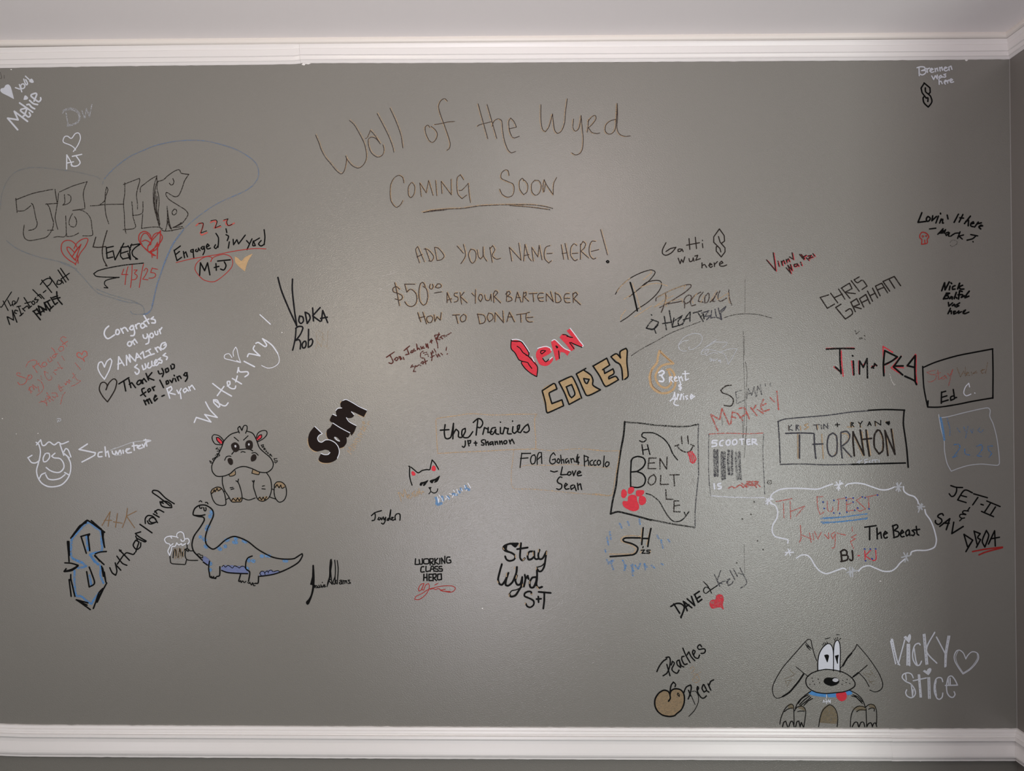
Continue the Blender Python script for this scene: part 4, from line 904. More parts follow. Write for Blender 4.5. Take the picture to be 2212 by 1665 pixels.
320 390 350 440;420 370 435 410;560 340 565 400;205 490 220 580;170 550 190 640;770 530 790 570;820 590 840 680;900 580 920 610;170 820 190 870 230 830;230 890 250 940;250 830 220 870;360 830 380 870 390 930;400 890 380 950;480 880 475 920 480 1010;540 930 510 890;570 870 545 930;620 870 630 940;700 890 740 920;820 870 840 880;460 890 490 960;650 910 620 880;150 700 160 730
@ handwriting | black slanted couple names ending in faded ink above a red heart, lower right of center | writing
% 1280 1060
> dark_name K 20
935 1380 1000 1345 1060 1350 1095 1390 1080 1450 1055 1510;970 1350 1040 1460;1055 1500 1058 1515;1130 1430 1085 1320 1185 1395;1100 1390 1150 1360;1130 1290 1220 1370 1180 1260;1220 1240 1260 1330;1215 1240 1275 1200;1240 1290 1285 1260;1260 1330 1305 1295
> ampersand K 12 1
1325 1085 1370 1130 1400 1180 1420 1220;1400 1170 1350 1150 1325 1190 1350 1225 1400 1190 1460 1150 1490 1130
> faded_name J 13 3
1455 1000 1520 1140;1530 950 1510 1010 1490 1080 1550 1110;1490 1130 1560 1080 1600 1080;1600 1100 1640 1050 1610 1060 1620 1130 1660 1110 1680 1080;1640 950 1700 1060;1680 930 1730 1020;1740 980 1790 1000;1760 920 1790 980 1840 1080 1830 1120 1770 1160
> red_heart R 10 2
f 1405 1330 1430 1305 1470 1300 1480 1255 1510 1238 1550 1250 1562 1300 1550 1360 1562 1410 1520 1385 1430 1400 1405 1370
@ marker_drawing | tan round fruit with a black curled stem beside two slanted black words, bottom | drawing
% 1340 1360 300
> fruit_fill t 8 1
f 700 970 620 1010 560 1100 550 1200 590 1290 670 1360 780 1380 880 1350 970 1270 1020 1160 1015 1050 960 960 880 935 820 970 790 1030 750 980
> fruit_outline K 24
790 1030 760 980 690 962 610 1010 555 1100 550 1200 590 1290 670 1355 780 1378 860 1365 900 1330 970 1270 1010 1180 1020 1080 1000 1000 950 950 870 938 810 970 790 1030 795 1090 765 1135
> stem K 20
790 1030 795 950 810 880 845 830 880 870 870 905
> small_leaf K 13
905 1030 915 1000 935 1030 940 1060 905 1030
> upper_word K 20
580 665 620 580 680 500 740 460;725 440 780 435 795 500 780 600 740 690 680 730;740 550 790 730;810 560 830 500 860 530 820 620 840 660 900 690 935 640;940 480 900 500 910 560 960 600 940 490 970 570 1010 590;1015 420 980 430 980 480 1020 550 1065 540;995 290 1040 400 1110 520;1060 400 1090 350 1130 430 1185 490;1165 400 1190 340 1160 320 1150 370 1190 440 1240 450 1260 400;1295 270 1265 235 1230 270 1250 310 1330 300 1355 330 1330 370 1285 375
> lower_word K 20
1085 960 1120 1050;1010 1000 1050 910 1120 875 1130 920 1110 1020 1080 1100;1225 960 1245 930 1230 900 1220 940 1240 1010 1290 1080 1330 1085 1370 1050;1320 870 1300 930 1330 990 1370 960 1330 870 1380 970 1410 990;1395 860 1440 960;1410 890 1440 820 1485 795
> lower_word_tail K 10
1130 1050 1190 1190;1140 980 1200 980 1240 1050 1240 1150 1180 1280 1088 1378
> gold_ampersand T 12 4
1110 620 1150 580 1180 620 1130 690;1150 720 1200 690 1250 750 1260 800 1200 840 1150 800 1180 740 1280 670;1160 760 1220 790
@ marker_drawing | gold outlined spiral shape with a pointed tip behind white cursive couple names | drawing
% 1300 680
> gold_shape O 26 1
690 430 670 500 660 570 600 650 570 740 590 850 650 910 720 935 800 925 860 880 880 800 860 700 820 650 780 655;690 430 750 490 855 580 770 590 700 620 660 680 640 740 660 800 700 850 770 870 820 830 830 760 800 680
> gold_shape_highlight o 8
600 650 585 740 610 850 700 920;700 450 840 570
> white_top_word w 22
680 690 720 665 745 690 715 725 740 770 730 795 685 790;690 720 720 725
> white_words w 16
810 800 810 745 840 740 825 770 850 800;865 770 895 750 880 735 865 760 875 790 905 785;915 735 930 795;925 760 950 735 965 785;995 670 1000 780 1035 765;965 705 1040 700
950 830 920 840 925 860 950 865 945 885 920 885;938 800 938 900
815 1030 850 990 870 925 875 1010 860 1060 890 1080 915 1080;835 1010 875 1000;885 1010 920 950 905 945 900 1010;930 1010 960 950 945 945 940 1010;975 970 978 1010;975 940 976 942;1025 965 1000 970 1005 985 1025 1000 1010 1010;1060 985 1090 965 1070 950 1055 980 1065 1005 1110 970
@ signature | thin white looping signature with small numerals, right of the gold spiral | signature
% 1300 680
> loops s 7
1090 410 1050 415 1035 395 1050 380;1090 410 1170 350 1200 280 1170 230 1080 225 980 270 920 350 920 400 960 430 1010 430;920 360 960 320 1040 300;920 385 930 410
1370 295 1300 340 1200 420 1185 460 1210 475 1260 450 1280 410 1230 440 1250 485 1330 450 1380 460;1190 440 1250 410 1400 440 1470 480 1510 590 1560 510 1615 405 1530 405 1400 450;1330 320 1440 325 1495 325 1490 350 1440 390;1240 390 1340 330
> numerals s 9
1285 530 1310 520 1300 555;1300 540 1320 540;1325 530 1335 555 1340 535;1350 550 1380 525;1415 540 1390 545 1395 555 1420 545 1415 575
@ handwriting | white three line WAS HERE note under the crown moulding, top right | writing
% 1900 0 312
> top_line w 22
605 1160 600 1030;570 1040 620 1025 680 1030 700 1060 640 1085 700 1085 700 1120 650 1150 600 1125;720 1050 730 1110;722 1065 760 1045;765 1090 815 1065 790 1050 770 1080 790 1110 830 1100;845 1050 855 1100;850 1065 880 1045 890 1090;915 1035 925 1090;920 1050 950 1030 960 1080;980 1060 1030 1040 1000 1030 985 1070 1010 1090 1045 1070;1055 1030 1065 1080;1060 1030 1090 1015 1105 1065
> middle_line w 21
795 1165 825 1220 850 1160 880 1210 880 1150;930 1160 905 1180 915 1200 945 1180 935 1155 960 1185;1010 1135 980 1145 1010 1165 1000 1185 970 1180
> bottom_line w 21
905 1215 910 1295;910 1260 935 1245 955 1285;985 1265 1025 1245 1005 1230 985 1265 1005 1290;1035 1235 1040 1275;1040 1250 1060 1225;1075 1250 1115 1225 1090 1210 1075 1240 1090 1265 1130 1255
@ marker_drawing | small black pointed letter S below the white three line note, top right | drawing
% 1900 0 312
> lines K 23
p680 1270 770 1345 775 1415 750 1440;p680 1280 635 1350 650 1420 715 1505;700 1345 705 1405 750 1445 780 1475 800 1560 745 1640 680 1575 665 1505 675 1485;720 1500 740 1500 738 1555
@ handwriting | black two line LOVIN' IT HERE note at the right beside the small red skull | writing
% 1900 420 300
> top_line K 25
672 290 610 445 735 430;770 350 745 380 750 425 785 420 805 380 770 350;845 340 830 420 905 350;935 345 895 455;968 298 970 312;980 390 955 455;965 420 1005 395 1000 455 1015 455;1075 330 1088 390;1255 315 1240 335;1235 350 1185 445;1325 320 1265 440;1275 372 1335 378;1445 345 1350 465;1370 430 1415 410 1410 500;1455 470 1500 460 1490 435 1455 460 1450 500 1490 515;1570 440 1510 520;1550 470 1620 452;1580 510 1640 500 1610 490 1580 520 1610 550
> bottom_line K 22
795 550 895 538;1010 545 925 635;960 620 1010 570 990 620 1050 560 1025 620;1095 600 1050 620 1060 655 1110 610 1095 660 1110 665;1130 665 1200 620 1260 615;1280 595 1240 700;1335 645 1260 665 1315 710;1450 640 1560 660;1530 660 1480 705 1390 728;1485 750 1488 756
@ marker_drawing | small red skull outline left of the two line black note | drawing
% 1900 420 300
> outline r 16
665 795 670 720 640 690 640 645 670 605 710 605 760 635 780 680 755 715 755 775 665 795;715 725 720 780
> eye r 11
675 660 690 655 700 670 685 683 672 670;730 655 745 655 745 670 732 670 730 655
@ handwriting | black angular block name in two rising lines, right of center above the red lettering | writing
% 1740 570
> top_line N 15 1
275 370 175 400 260 530 345 480;300 350 385 465;395 300 470 420;350 400 440 360;430 290 530 410;425 290 525 230 555 295 470 340 595 355;545 200 640 325;640 155 580 190 620 225 680 195 735 265 675 305
> bottom_line N 16 1
425 480 360 520 475 658 560 595 535 535 480 565;540 455 595 570;540 460 610 415 645 480 575 510 665 535;645 415 695 515;645 415 720 365 770 475;675 460 735 430;740 325 800 445;800 290 860 405;770 380 830 350;835 265 890 380;835 265 910 230 980 345;860 310 935 280;925 210 1005 325;925 210 1060 150 1135 260;995 180 1065 290
@ handwriting | small black four line WAS HERE note near the right corner | writing
% 1740 570
> upper_lines K 20
1660 225 1625 320;1660 225 1665 310 1715 215;1735 225 1745 235;1725 265 1715 310;1785 260 1755 275 1755 305 1785 300;1840 230 1815 300;1875 255 1830 275 1850 300 1890 300
1685 350 1645 420;1680 350 1720 350 1670 380 1705 385 1700 410 1650 415;1740 390 1720 415 1755 395 1750 420;1800 340 1775 415;1800 400 1805 410;1870 330 1840 320 1825 420;1820 370 1870 365;1880 375 1860 400 1900 380 1905 405;1955 325 1920 370 1915 400 1950 385
> lower_lines K 18
1705 460 1710 505 1755 465;1775 480 1750 500 1785 490 1785 510;1840 465 1800 490 1830 500 1800 515;1730 530 1700 595;1715 570 1740 560 1740 595;1770 580 1790 565 1765 570 1770 600 1810 580 1830 560 1825 590 1860 570;1880 590 1910 550 1880 570 1895 595 1950 575
@ smudge | small faint dark smudge between the angular block name and red lettering | smudge
% 1740 570
> marks N 9 4
590 795 605 840 640 805;640 890 665 880 680 890 640 900;700 850 710 865;700 895 720 905
@ handwriting | large black and red angular pair of names joined by a plus, right side | writing
% 1740 570
> red_shadow R 16 2
250 1010 580 1005;425 1030 430 1150 450 1340;340 1230 430 1300;550 1160 570 1325;635 1160 640 1310;690 1210 735 1150;790 1225 850 1210;925 985 1040 1055;925 990 940 1300;970 1200 1100 1120;1145 1100 1040 1225 1020 1240 1150 1320;1080 1230 1170 1240;1315 1080 1210 1220;1320 1090 1320 1300 1330 1440
> first_name K 21 1
250 1018 400 1010 580 1012;410 1020 412 1150 425 1310;355 1230 420 1290;570 1160 578 1325;560 1095 565 1100;645 1160 645 1315;650 1165 690 1235 735 1130 740 1360
> plus_sign K 20
790 1240 815 1225 825 1190;800 1222 812 1245;825 1190 850 1215
> second_name K 22
935 1335 930 1200 945 1035 1095 1110 1030 1160 940 1205;1140 1105 1050 1230 1160 1325;1055 1220 1165 1218;1310 1095 1215 1215 1300 1235;1310 1095 1305 1250 1310 1400;1185 1340 1300 1395 1325 1440
@ marker_drawing | black box holding red and gold STAY WEIRD above short black and white letters | drawing
% 1812 720
> frame K 17
1000 410 1150 345 1400 270 1650 220 1838 185;1000 395 1015 650 1060 880;1065 805 1060 880 1200 880 1400 850 1600 810 1840 770;1835 185 1840 450 1838 775
> red_word c 10 4
1150 440 1100 450 1050 465 1100 490 1160 500 1150 550 1090 580 1060 570;1180 440 1190 550 1230 530;1160 480 1210 470;1260 510 1225 530 1240 550 1280 520 1260 500 1290 540;1300 480 1320 510 1360 430;1355 440 1340 500 1310 620
> gold_word o 9 4
1410 410 1450 520 1490 450 1510 510 1510 400;1520 490 1550 470 1530 460 1520 500 1560 500;1580 460 1590 500;1640 450 1600 480 1650 470;1690 450 1720 430;1740 430 1700 450 1710 480 1750 460;1775 345 1750 480
> black_letters K 17
1225 700 1222 835;1225 705 1275 690;1225 765 1290 745;1225 820 1305 795;1370 745 1335 760 1335 800 1380 780;1365 670 1380 770 1405 765
> white_letter w 14
1560 640 1550 595 1510 640 1490 710 1520 745 1575 725;1620 710 1624 714
@ marker_drawing | faint white box with pale blue writing and edge, below the black box at the right | drawing
% 1812 720
> frame s 12
1190 970 1195 1010 1300 995 1500 945 1700 900 1780 890 1805 920 1800 990 1840 1080 1880 1230 1905 1400 1915 1550 1890 1575 1700 1560 1550 1575 1430 1610 1340 1645 1290 1550 1260 1400 1255 1280 1220 1150 1195 1010
> blue_edge U 26 1
1212 1010 1235 1120 1258 1270
> blue_word U 12 4
1290 1010 1310 1080 1325 1160 1320 1220;1300 1050 1310 1090;1410 1130 1445 1180;1490 1120 1510 1170;1540 1110 1510 1250;1570 1150 1590 1190 1600 1140;1680 1130 1660 1160 1700 1180 1720 1150
> blue_numerals L 14 4
1370 1330 1430 1325 1440 1370 1360 1480 1410 1460;1500 1380 1510 1440 1560 1450;1640 1350 1700 1330 1710 1380 1650 1460 1700 1470;1830 1345 1780 1350 1790 1400 1820 1430 1790 1480
@ handwriting | bold black slanted two line name pair with an ampersand, lower right | writing
% 1900 1000 312
> top_line K 22
1090 345 1170 370 1270 375;1180 380 1175 440 1140 500 1100 510 1065 470;1420 455 1300 415 1195 565 1325 605;1245 495 1330 518;1440 470 1650 530;1505 525 1425 640;1550 630 1588 642;1640 580 1845 665;1700 610 1610 745;1775 670 1690 800;1560 740 1745 820
> ampersand K 19
1380 680 1345 730;1360 735 1290 730 1270 760 1320 785;1320 790 1240 785 1225 820 1260 845 1300 840;1260 850 1225 885
> lower_line K 24
975 800 960 775 915 785 890 820 945 860 950 900 900 940 855 910 855 880;920 970 1075 850 1020 1020;975 920 1065 920;1135 905 1105 1080 1280 970
@ handwriting | bold black jagged DBOA capitals underlined in dark red, lower right | writing
% 1900 1000 312
> lettering K 22
1320 1355 1420 1185;1290 1090 1345 1280;1290 1090 1425 1180 1350 1290;1445 1040 1490 1240;1450 1045 1540 1080 1500 1140 1545 1170 1480 1290;1635 1030 1570 1190 1610 1285 1670 1110 1635 1035;1665 1240 1760 1035 1770 1270;1700 1160 1835 1135
> underline r 22
1420 1355 1600 1320 1880 1285;1520 1405 1600 1370 1700 1340 1880 1295
@ marker_drawing | big black framed plate of tall outlined capitals with gold inlay, right side | drawing
% 1640 860
> frame K 18
1730 140 1720 300 1740 450 1760 600 1778 825;1300 145 1500 135 1735 142;1100 790 1400 782 1745 773
> frame_faint J 14 2
220 280 300 250 500 230 800 205 1100 165 1300 150;225 280 240 500 250 770;250 790 500 785 800 795 1100 790
> gold_inlay T 12 1
460 430 462 720;745 430 765 720;900 420 930 500 930 620 890 690;980 420 1050 430 1065 490 1010 550;1010 600 1080 690;1130 450 1240 690;1225 400 1245 600;1290 390 1330 680;1440 400 1475 520 1465 640;1525 480 1540 680;1590 380 1620 660
> tall_letters J 17 1
315 420 500 415 650 420;480 440 480 715;655 430 660 570 675 720;640 550 760 545;880 415 830 450 810 560 830 660 870 695 920 660 930 560 920 450 880 415;975 420 975 560 990 715;975 410 1040 395 1080 440 1060 510 990 570;1000 590 1100 700
> tall_letters_dark N 20 1
1120 400 1120 520 1135 690;1120 410 1250 680 1205 380;1275 380 1290 540 1315 690;1240 490 1340 480;1410 380 1375 440 1375 580 1430 665 1475 620 1475 480 1440 390 1410 380;1500 385 1535 685;1500 390 1620 670 1575 370
> small_gold_line T 12 1
350 330 355 380;490 330 495 380;580 305 540 320 590 345 540 375;690 315 700 370;1090 290 1095 350;1190 290 1215 345;1385 280 1390 330;1510 280 1530 290;1050 345 1130 340;1550 290 1540 310
> small_line J 11 2
350 325 355 390;385 320 355 360 400 385;440 385 440 320 470 325 450 350 475 380;650 320 720 315;680 320 690 375;740 320 745 365;770 365 770 310 820 360 815 300
> small_line_dark K 11
905 318 960 315;930 295 935 340;1095 345 1095 290 1125 295 1110 315 1130 340;1185 285 1205 310 1230 275;1205 310 1205 345;1295 330 1315 280 1335 325;1300 310 1330 310;1385 330 1380 275 1450 320 1450 265
f 1510 290 1525 280 1535 288 1550 275 1555 295 1545 318
> white_note s 13
1165 765 1200 755;1185 740 1190 775;1200 750 1225 740;1290 725 1255 735 1260 755 1290 760 1255 775;1320 745 1305 760 1325 765;1345 735 1345 765;1350 740 1380 735;1385 765 1385 735 1410 735;1425 740 1430 765
@ marker_drawing | white wavy cloud border with starbursts around red, blue and black THE BEAST words | drawing
% 1640 1010
> wavy_border w 18
130 365 160 310 250 260 400 245 550 250 700 255 800 220 875 195;1030 220 1060 195 1150 183 1250 195 1350 230 1450 262 1530 262 1620 228;1722 225 1730 280 1780 320 1850 345 1890 390 1900 430;1978 500 1990 550 2040 620 2080 710 2110 820 2115 880 2090 950 2000 985 1880 988 1820 1005 1808 1040
130 425 190 450 220 520 210 600 165 680 155 760 190 820 280 845 340 860 340 900;445 1080 500 1045 570 1045 620 1090 660 1160 720 1230 800 1265 900 1235 1000 1200 1035 1215;1185 1235 1230 1190 1310 1170 1390 1200 1480 1235 1570 1235 1630 1200 1680 1140 1740 1090
> starburst w 16
75 400 165 375;110 365 100 440;85 370 150 420;150 365 80 430
> starburst w 16
900 210 1000 190;965 155 945 270;920 170 965 250;985 175 925 250
> starburst s 16
1620 230 1700 228;1650 180 1665 285;1695 180 1635 270;1640 190 1685 275
> starburst s 16
1890 465 1975 465;1940 430 1900 530;1910 430 1945 500;1950 440 1900 490
> starburst w 16
310 1010 410 1010;345 970 370 1045;375 980 310 1045
> starburst s 16
1050 1250 1180 1225;1110 1190 1115 1300;1080 1190 1090 1300;1130 1210 1080 1270
> starburst s 16
1700 1070 1795 1050;1725 1015 1775 1110;1770 1020 1740 1125
> red_words c 12 3
200 405 390 370;290 420 295 600;370 400 375 610;380 520 540 460;540 460 440 580;690 345 700 480 730 560 770 530;690 350 760 345;810 400 820 510 870 520 880 470;930 380 1040 360;950 390 940 510
1120 370 1050 380 1045 520 1140 505;1050 440 1120 415;1230 345 1160 390 1270 490 1200 520 1160 480;1260 355 1420 322;1305 345 1310 490
490 690 500 840 480 890;500 800 620 850;600 780 620 890;640 790 650 860;660 760 700 850 740 770;780 800 830 850 830 780;900 770 860 800 880 850 910 790 900 950 870 960;930 780 1030 805;1110 710 1112 760;1160 800 1100 830 1150 850 1090 880 1130 970
> red_initials R 12 1
1180 1050 1200 1050;1260 990 1265 1110;1330 985 1265 1050 1330 1095;1390 985 1395 1090 1370 1110 1350 1100
> blue_dot i 19 1
760 408 765 412;775 485 778 488;890 390 893 393;1035 355 1038 358;1040 390 1043 392;1120 360 1123 362;1120 410 1123 412;1230 348 1232 350;1265 358 1267 360;1410 325 1413 327;1310 490 1313 492;1175 480 1178 482;1140 508 1142 510;1045 530 1048 532;960 545 962 547;890 540 892 542;1258 970 1262 972;1325 970 1328 973;1388 968 1392 970;1268 1110 1271 1112;1345 1085 1352 1090
> blue_underlines L 15 3
735 610 900 600 1100 575 1290 550;740 650 900 650 1100 630 1290 600;760 665 1000 640 1280 610;760 600 1000 590
> black_words K 18
1260 710 1395 692;1318 700 1318 860;1405 720 1410 850;1410 800 1450 770 1460 840;1490 800 1530 780 1505 760 1485 800 1500 840 1530 830;1595 690 1610 835;1590 700 1640 680 1655 710 1610 750 1665 770 1660 815 1605 835;1690 790 1725 770 1705 745 1685 790 1700 825 1730 820;1780 740 1750 770 1760 815 1790 790 1790 745 1800 810;1855 740 1825 750 1855 780 1840 810 1820 805;1875 700 1885 790 1905 805;1860 745 1915 735
> black_initials N 20
975 1000 985 1100;970 1005 1010 980 1045 1000 1040 1040 990 1045 1055 1050 1050 1100 975 1120;1110 990 1118 1090 1100 1110 1080 1095
@ marker_drawing | black outlined floppy eared dog with white eyes, blue collar and red tongue, bottom | drawing
% 1640 1340 300
> eye_white w 8
f 945 780 945 640 960 540 1010 440 1070 385 1130 380 1160 430 1170 550 1170 780 1050 775
f 1190 780 1185 560 1195 400 1220 330 1260 320 1280 380 1285 550 1278 790
> collar L 8
f 790 1160 820 1125 920 1150 1060 1160 1060 1215 960 1205 850 1185
f 1085 1165 1220 1160 1230 1215 1100 1215
f 1370 1135 1440 1110 1480 1160 1440 1180 1385 1175
> tongue R 8
f 1225 1165 1365 1140 1388 1200 1370 1255 1310 1280 1260 1255 1230 1210
> nose K 8
f 1030 965 1045 930 1090 910 1160 915 1220 910 1265 945 1265 985 1220 1020 1150 1038 1080 1020 1040 995
> nose_shine g 5
f 1165 945 1200 918 1250 930 1258 955 1220 975 1180 965
> brown_shading y 9 3
480 770 520 820 580 850;400 930 480 900 560 860;430 1000 420 960 560 940;440 1050 470 1000 500 960;1650 830 1700 880 1750 900;1740 940 1800 1010 1830 1020;1700 840 1780 860;1470 1370 1520 1400;1750 980 1840 960;1770 800 1850 900
> paw_brown y 9 2
f 470 1340 520 1330 540 1400 470 1390;f 610 1370 680 1360 730 1430 640 1400;f 1500 1410 1560 1370 1680 1380 1690 1420 1560 1430;f 1740 1340 1830 1340 1850 1400 1760 1380
f 970 1620 980 1500 1030 1390 1120 1340 1200 1390 1240 1500 1230 1640
> eye_outline K 14
930 800 930 680 955 530 1010 430 1080 370 1130 375 1165 430 1180 520 1180 800;1180 560 1190 400 1215 330 1255 315 1280 370 1290 500 1285 680 1285 825
f 1040 555 1080 545 1102 560 1082 655;f 1210 565 1258 550 1245 620 1245 680
> eyelash K 9
1000 380 1015 395;1020 355 1030 385;1045 345 1055 375;1075 335 1085 360;1190 290 1205 320;1215 275 1222 300;1245 265 1250 295;1300 280 1275 300;1050 295 1130 270;1230 225 1275 225
> head_outline K 15
930 800 830 840 760 900 740 960 760 1040 820 1100 920 1145 1060 1160 1200 1150 1360 1130 1460 1090 1520 1040 1520 980 1470 910 1390 850 1290 808 1180 785 1050 775 930 800
> ear K 11
915 640 880 550 840 400 820 310 780 298 730 340 640 440 500 600 380 740 280 900 220 1030 210 1120 240 1210 290 1235 370 1215;585 735 700 830 780 890;735 380 820 440;740 350 830 450;750 400 810 470;760 420 780 440
1290 760 1350 680 1430 560 1520 450 1555 378 1620 450 1730 580 1830 720 1910 850 1960 980 1960 1060 1920 1110 1840 1135 1760 1105;1470 915 1580 830 1720 710;1590 835 1680 930 1750 1050
> ear_edge K 24
705 850 640 950 560 1050 480 1140 370 1210;1330 720 1400 600 1470 520;1580 830 1500 890
> freckle K 14
840 915 842 917;852 965 854 967;938 930 942 934;960 988 962 990;805 1012 807 1014;878 1014 880 1016;1328 948 1330 950;1398 935 1400 938;1382 985 1385 988;1440 1002 1442 1004;1316 1012 1318 1014
> body_outline K 13
820 1125 740 1180 650 1260 600 1330 575 1400;1440 1110 1540 1160 1620 1230 1660 1300 1690 1380;640 1340 720 1260 800 1200;660 1350 740 1290 820 1220;710 1350 780 1280 850 1240;620 1320 680 1240 780 1180;1470 1200 1540 1220 1620 1300;1490 1180 1580 1220 1640 1290;1520 1200 1600 1270 1640 1320
> paw K 12
328 1650 345 1550 400 1420 450 1360 505 1330 540 1350 550 1420;550 1420 555 1650;560 1440 600 1380 670 1360 720 1390 740 1450 730 1550 710 1690;400 1450 450 1410 530 1390;610 1450 650 1440 720 1440
945 1690 970 1540 1010 1430 1080 1360 1130 1340 1190 1380 1230 1450 1250 1560 1240 1690;1450 1690 1460 1530 1500 1420 1570 1365 1640 1365 1690 1385;1690 1385 1730 1345 1780 1330 1830 1350 1860 1410 1870 1520 1865 1650;1700 1400 1710 1690;1550 1450 1600 1420 1690 1425;1740 1410 1790 1390 1830 1400 1830 1440
> toe K 15
370 1690 390 1620 420 1600 450 1690;470 1690 500 1610 530 1605 555 1690;580 1690 600 1610 630 1600 650 1690;650 1690 670 1620 700 1690;1480 1690 1520 1620 1560 1620 1580 1690;1590 1690 1620 1620 1660 1620 1680 1690;1710 1690 1740 1640 1780 1630 1800 1690;1800 1690 1820 1640 1850 1630 1870 1690
> name_tag w 13
1015 1305 1025 1260 1040 1300;1060 1245 1070 1320;1050 1290 1085 1280;1090 1300 1100 1255 1115 1300 1130 1260 1130 1310;1070 1180 1070 1230
@ handwriting | tall white two word name in dotted letters at the lower right | writing
% 1880 1330 300
> top_word w 24
330 370 440 770 545 380;350 370 425 720 465 780;320 400 400 760;600 450 605 780;585 450 580 780;620 450 625 790;790 460 770 435 720 450 690 500 670 600 680 700 730 780 780 780 812 720;695 520 720 700 740 770;840 295 885 770;865 290 910 765;1022 260 890 545 1055 750;1050 335 1185 590;1235 320 1190 600 1185 810;1260 320 1210 600 1200 800
> bottom_word w 22
680 985 650 925 590 905 520 930 505 980 560 1040 640 1080 700 1160 715 1230 690 1280 640 1300 580 1270 560 1220 575 1175;560 930 570 1020;650 1100 670 1280;680 1170 670 1260;760 935 790 1290;780 935 810 1290;680 1030 890 985;915 980 925 1310;940 980 950 1310;1150 1045 1130 990 1080 980 1040 1010 1015 1100 1020 1220 1060 1310 1100 1325 1140 1290 1150 1225;1045 1030 1030 1130 1050 1270
1190 1105 1385 1100 1340 1010 1290 955 1240 975 1210 1100 1220 1220 1260 1280 1310 1295 1345 1250 1330 1205;1265 990 1270 1090;1235 1000 1245 1090
> filled_heart w 10
f 530 340 560 320 590 350 605 310 625 290 640 320 635 370 612 425
f 840 880 860 862 895 885 910 850 945 830 965 845 955 890 920 938
> letter_dot d 8 1
345 420 347 424;350 460 352 464;360 500 362 504;368 540 370 544;378 590 380 594;388 630 390 634;400 680 402 684;412 720 414 724;425 750 427 754;600 500 601 504;602 560 603 564;604 620 605 624;605 680 606 684;606 740 607 744;850 340 851 344;857 400 858 404;862 460 863 464;868 520 869 524;875 590 876 594;882 660 883 664;890 720 891 724;1235 370 1234 374;1225 440 1224 444;1212 520 1211 524;1205 600 1204 604;1198 680 1197 684;1193 750 1192 754;770 970 771 974;776 1060 777 1064;785 1150 786 1154;793 1230 794 1234;928 1020 929 1024;932 1100 933 1104;936 1180 937 1184;940 1260 941 1264;1030 1090 1030 1094;1030 1160 1031 1164;1040 1220 1042 1224
@ marker_drawing | hollow white double lined heart at the right of the tall white dotted name | drawing
% 1880 1330 300
> hollow_heart w 18
1520 685 1480 590 1420 545 1370 560 1335 640 1345 720 1400 820 1475 925
1475 925 1580 860 1670 770 1722 680 1715 610 1670 575 1610 575 1550 630 1520 685
> hollow_heart_inner w 10
1400 550 1360 650 1380 750 1440 850 1480 905 1580 840 1660 750 1705 670 1700 610
@ scratch | pair of thin vertical pencil lines running down the glossy patch of wall | scratch
% 1300 680
> lines N 5 3
1690 200 1695 600 1705 900 1700 1240 1690 1500;1715 560 1735 700 1720 1000 1730 1300 1710 1550
% 1280 890
> lines N 5 3
1790 60 1795 320;1835 180 1830 300 1810 560;1545 60 1550 160
% 1280 1060
> lines x 5 3
1810 640 1812 800 1818 1000
% 1340 470
> lines x 5 3
1490 740 1490 900 1488 1150;1480 1420 1482 1650
@ smudge | tiny pale lavender squiggle above the white smiling face drawing | smudge
% 0 900
> loop s 9 1
685 25 720 20 730 40 715 55 695 45 690 65 710 35
@ smudge | faint dark hooked marks at the very top left corner under the moulding | smudge
% 0 120 200
> marks x 14 2
5 400 30 470 40 540;100 470 105 545;10 540 30 560
@ scratch | pair of thin light scratches left of the price line | scratch
% 820 480
> lines e 5 2
0 655 100 625 200 595;0 805 100 755 210 700;115 600 140 590
@ smudge | small round grey stain just above the left starburst of the white cloud border | smudge
% 1640 860
> stain x 10 3
95 1010 110 985 140 985 145 1015 115 1030 100 1010;120 1000 125 1020
@ smudge | faint grey worn dots below the SCOOTER frame | smudge
% 1280 1060
> dots x 22 4
1785 335 1790 338;1890 280 1893 283;1930 130 1932 135;1970 595 1973 598;2035 700 2037 703;1720 860 1722 862
@ smudge | small pale patch beside the frame edge between the large black frame and SCOOTER bars | smudge
% 1280 890
> patch e 16 4
1190 800 1200 830 1180 850;1205 790 1215 850;1150 870 1170 860
@ smudge | pale chip marks left and below the angular red and black names | smudge
% 1740 570
> chips e 12 2
685 1420 690 1440;1000 1310 1030 1400 1060 1450;1065 1435 1070 1440
@ smudge | faint greyish ring stain under the Lovin' it here note | smudge
% 1900 420 300
> ring x 14 5
1120 770 1150 730 1220 735 1235 780 1160 830 1125 810
'''
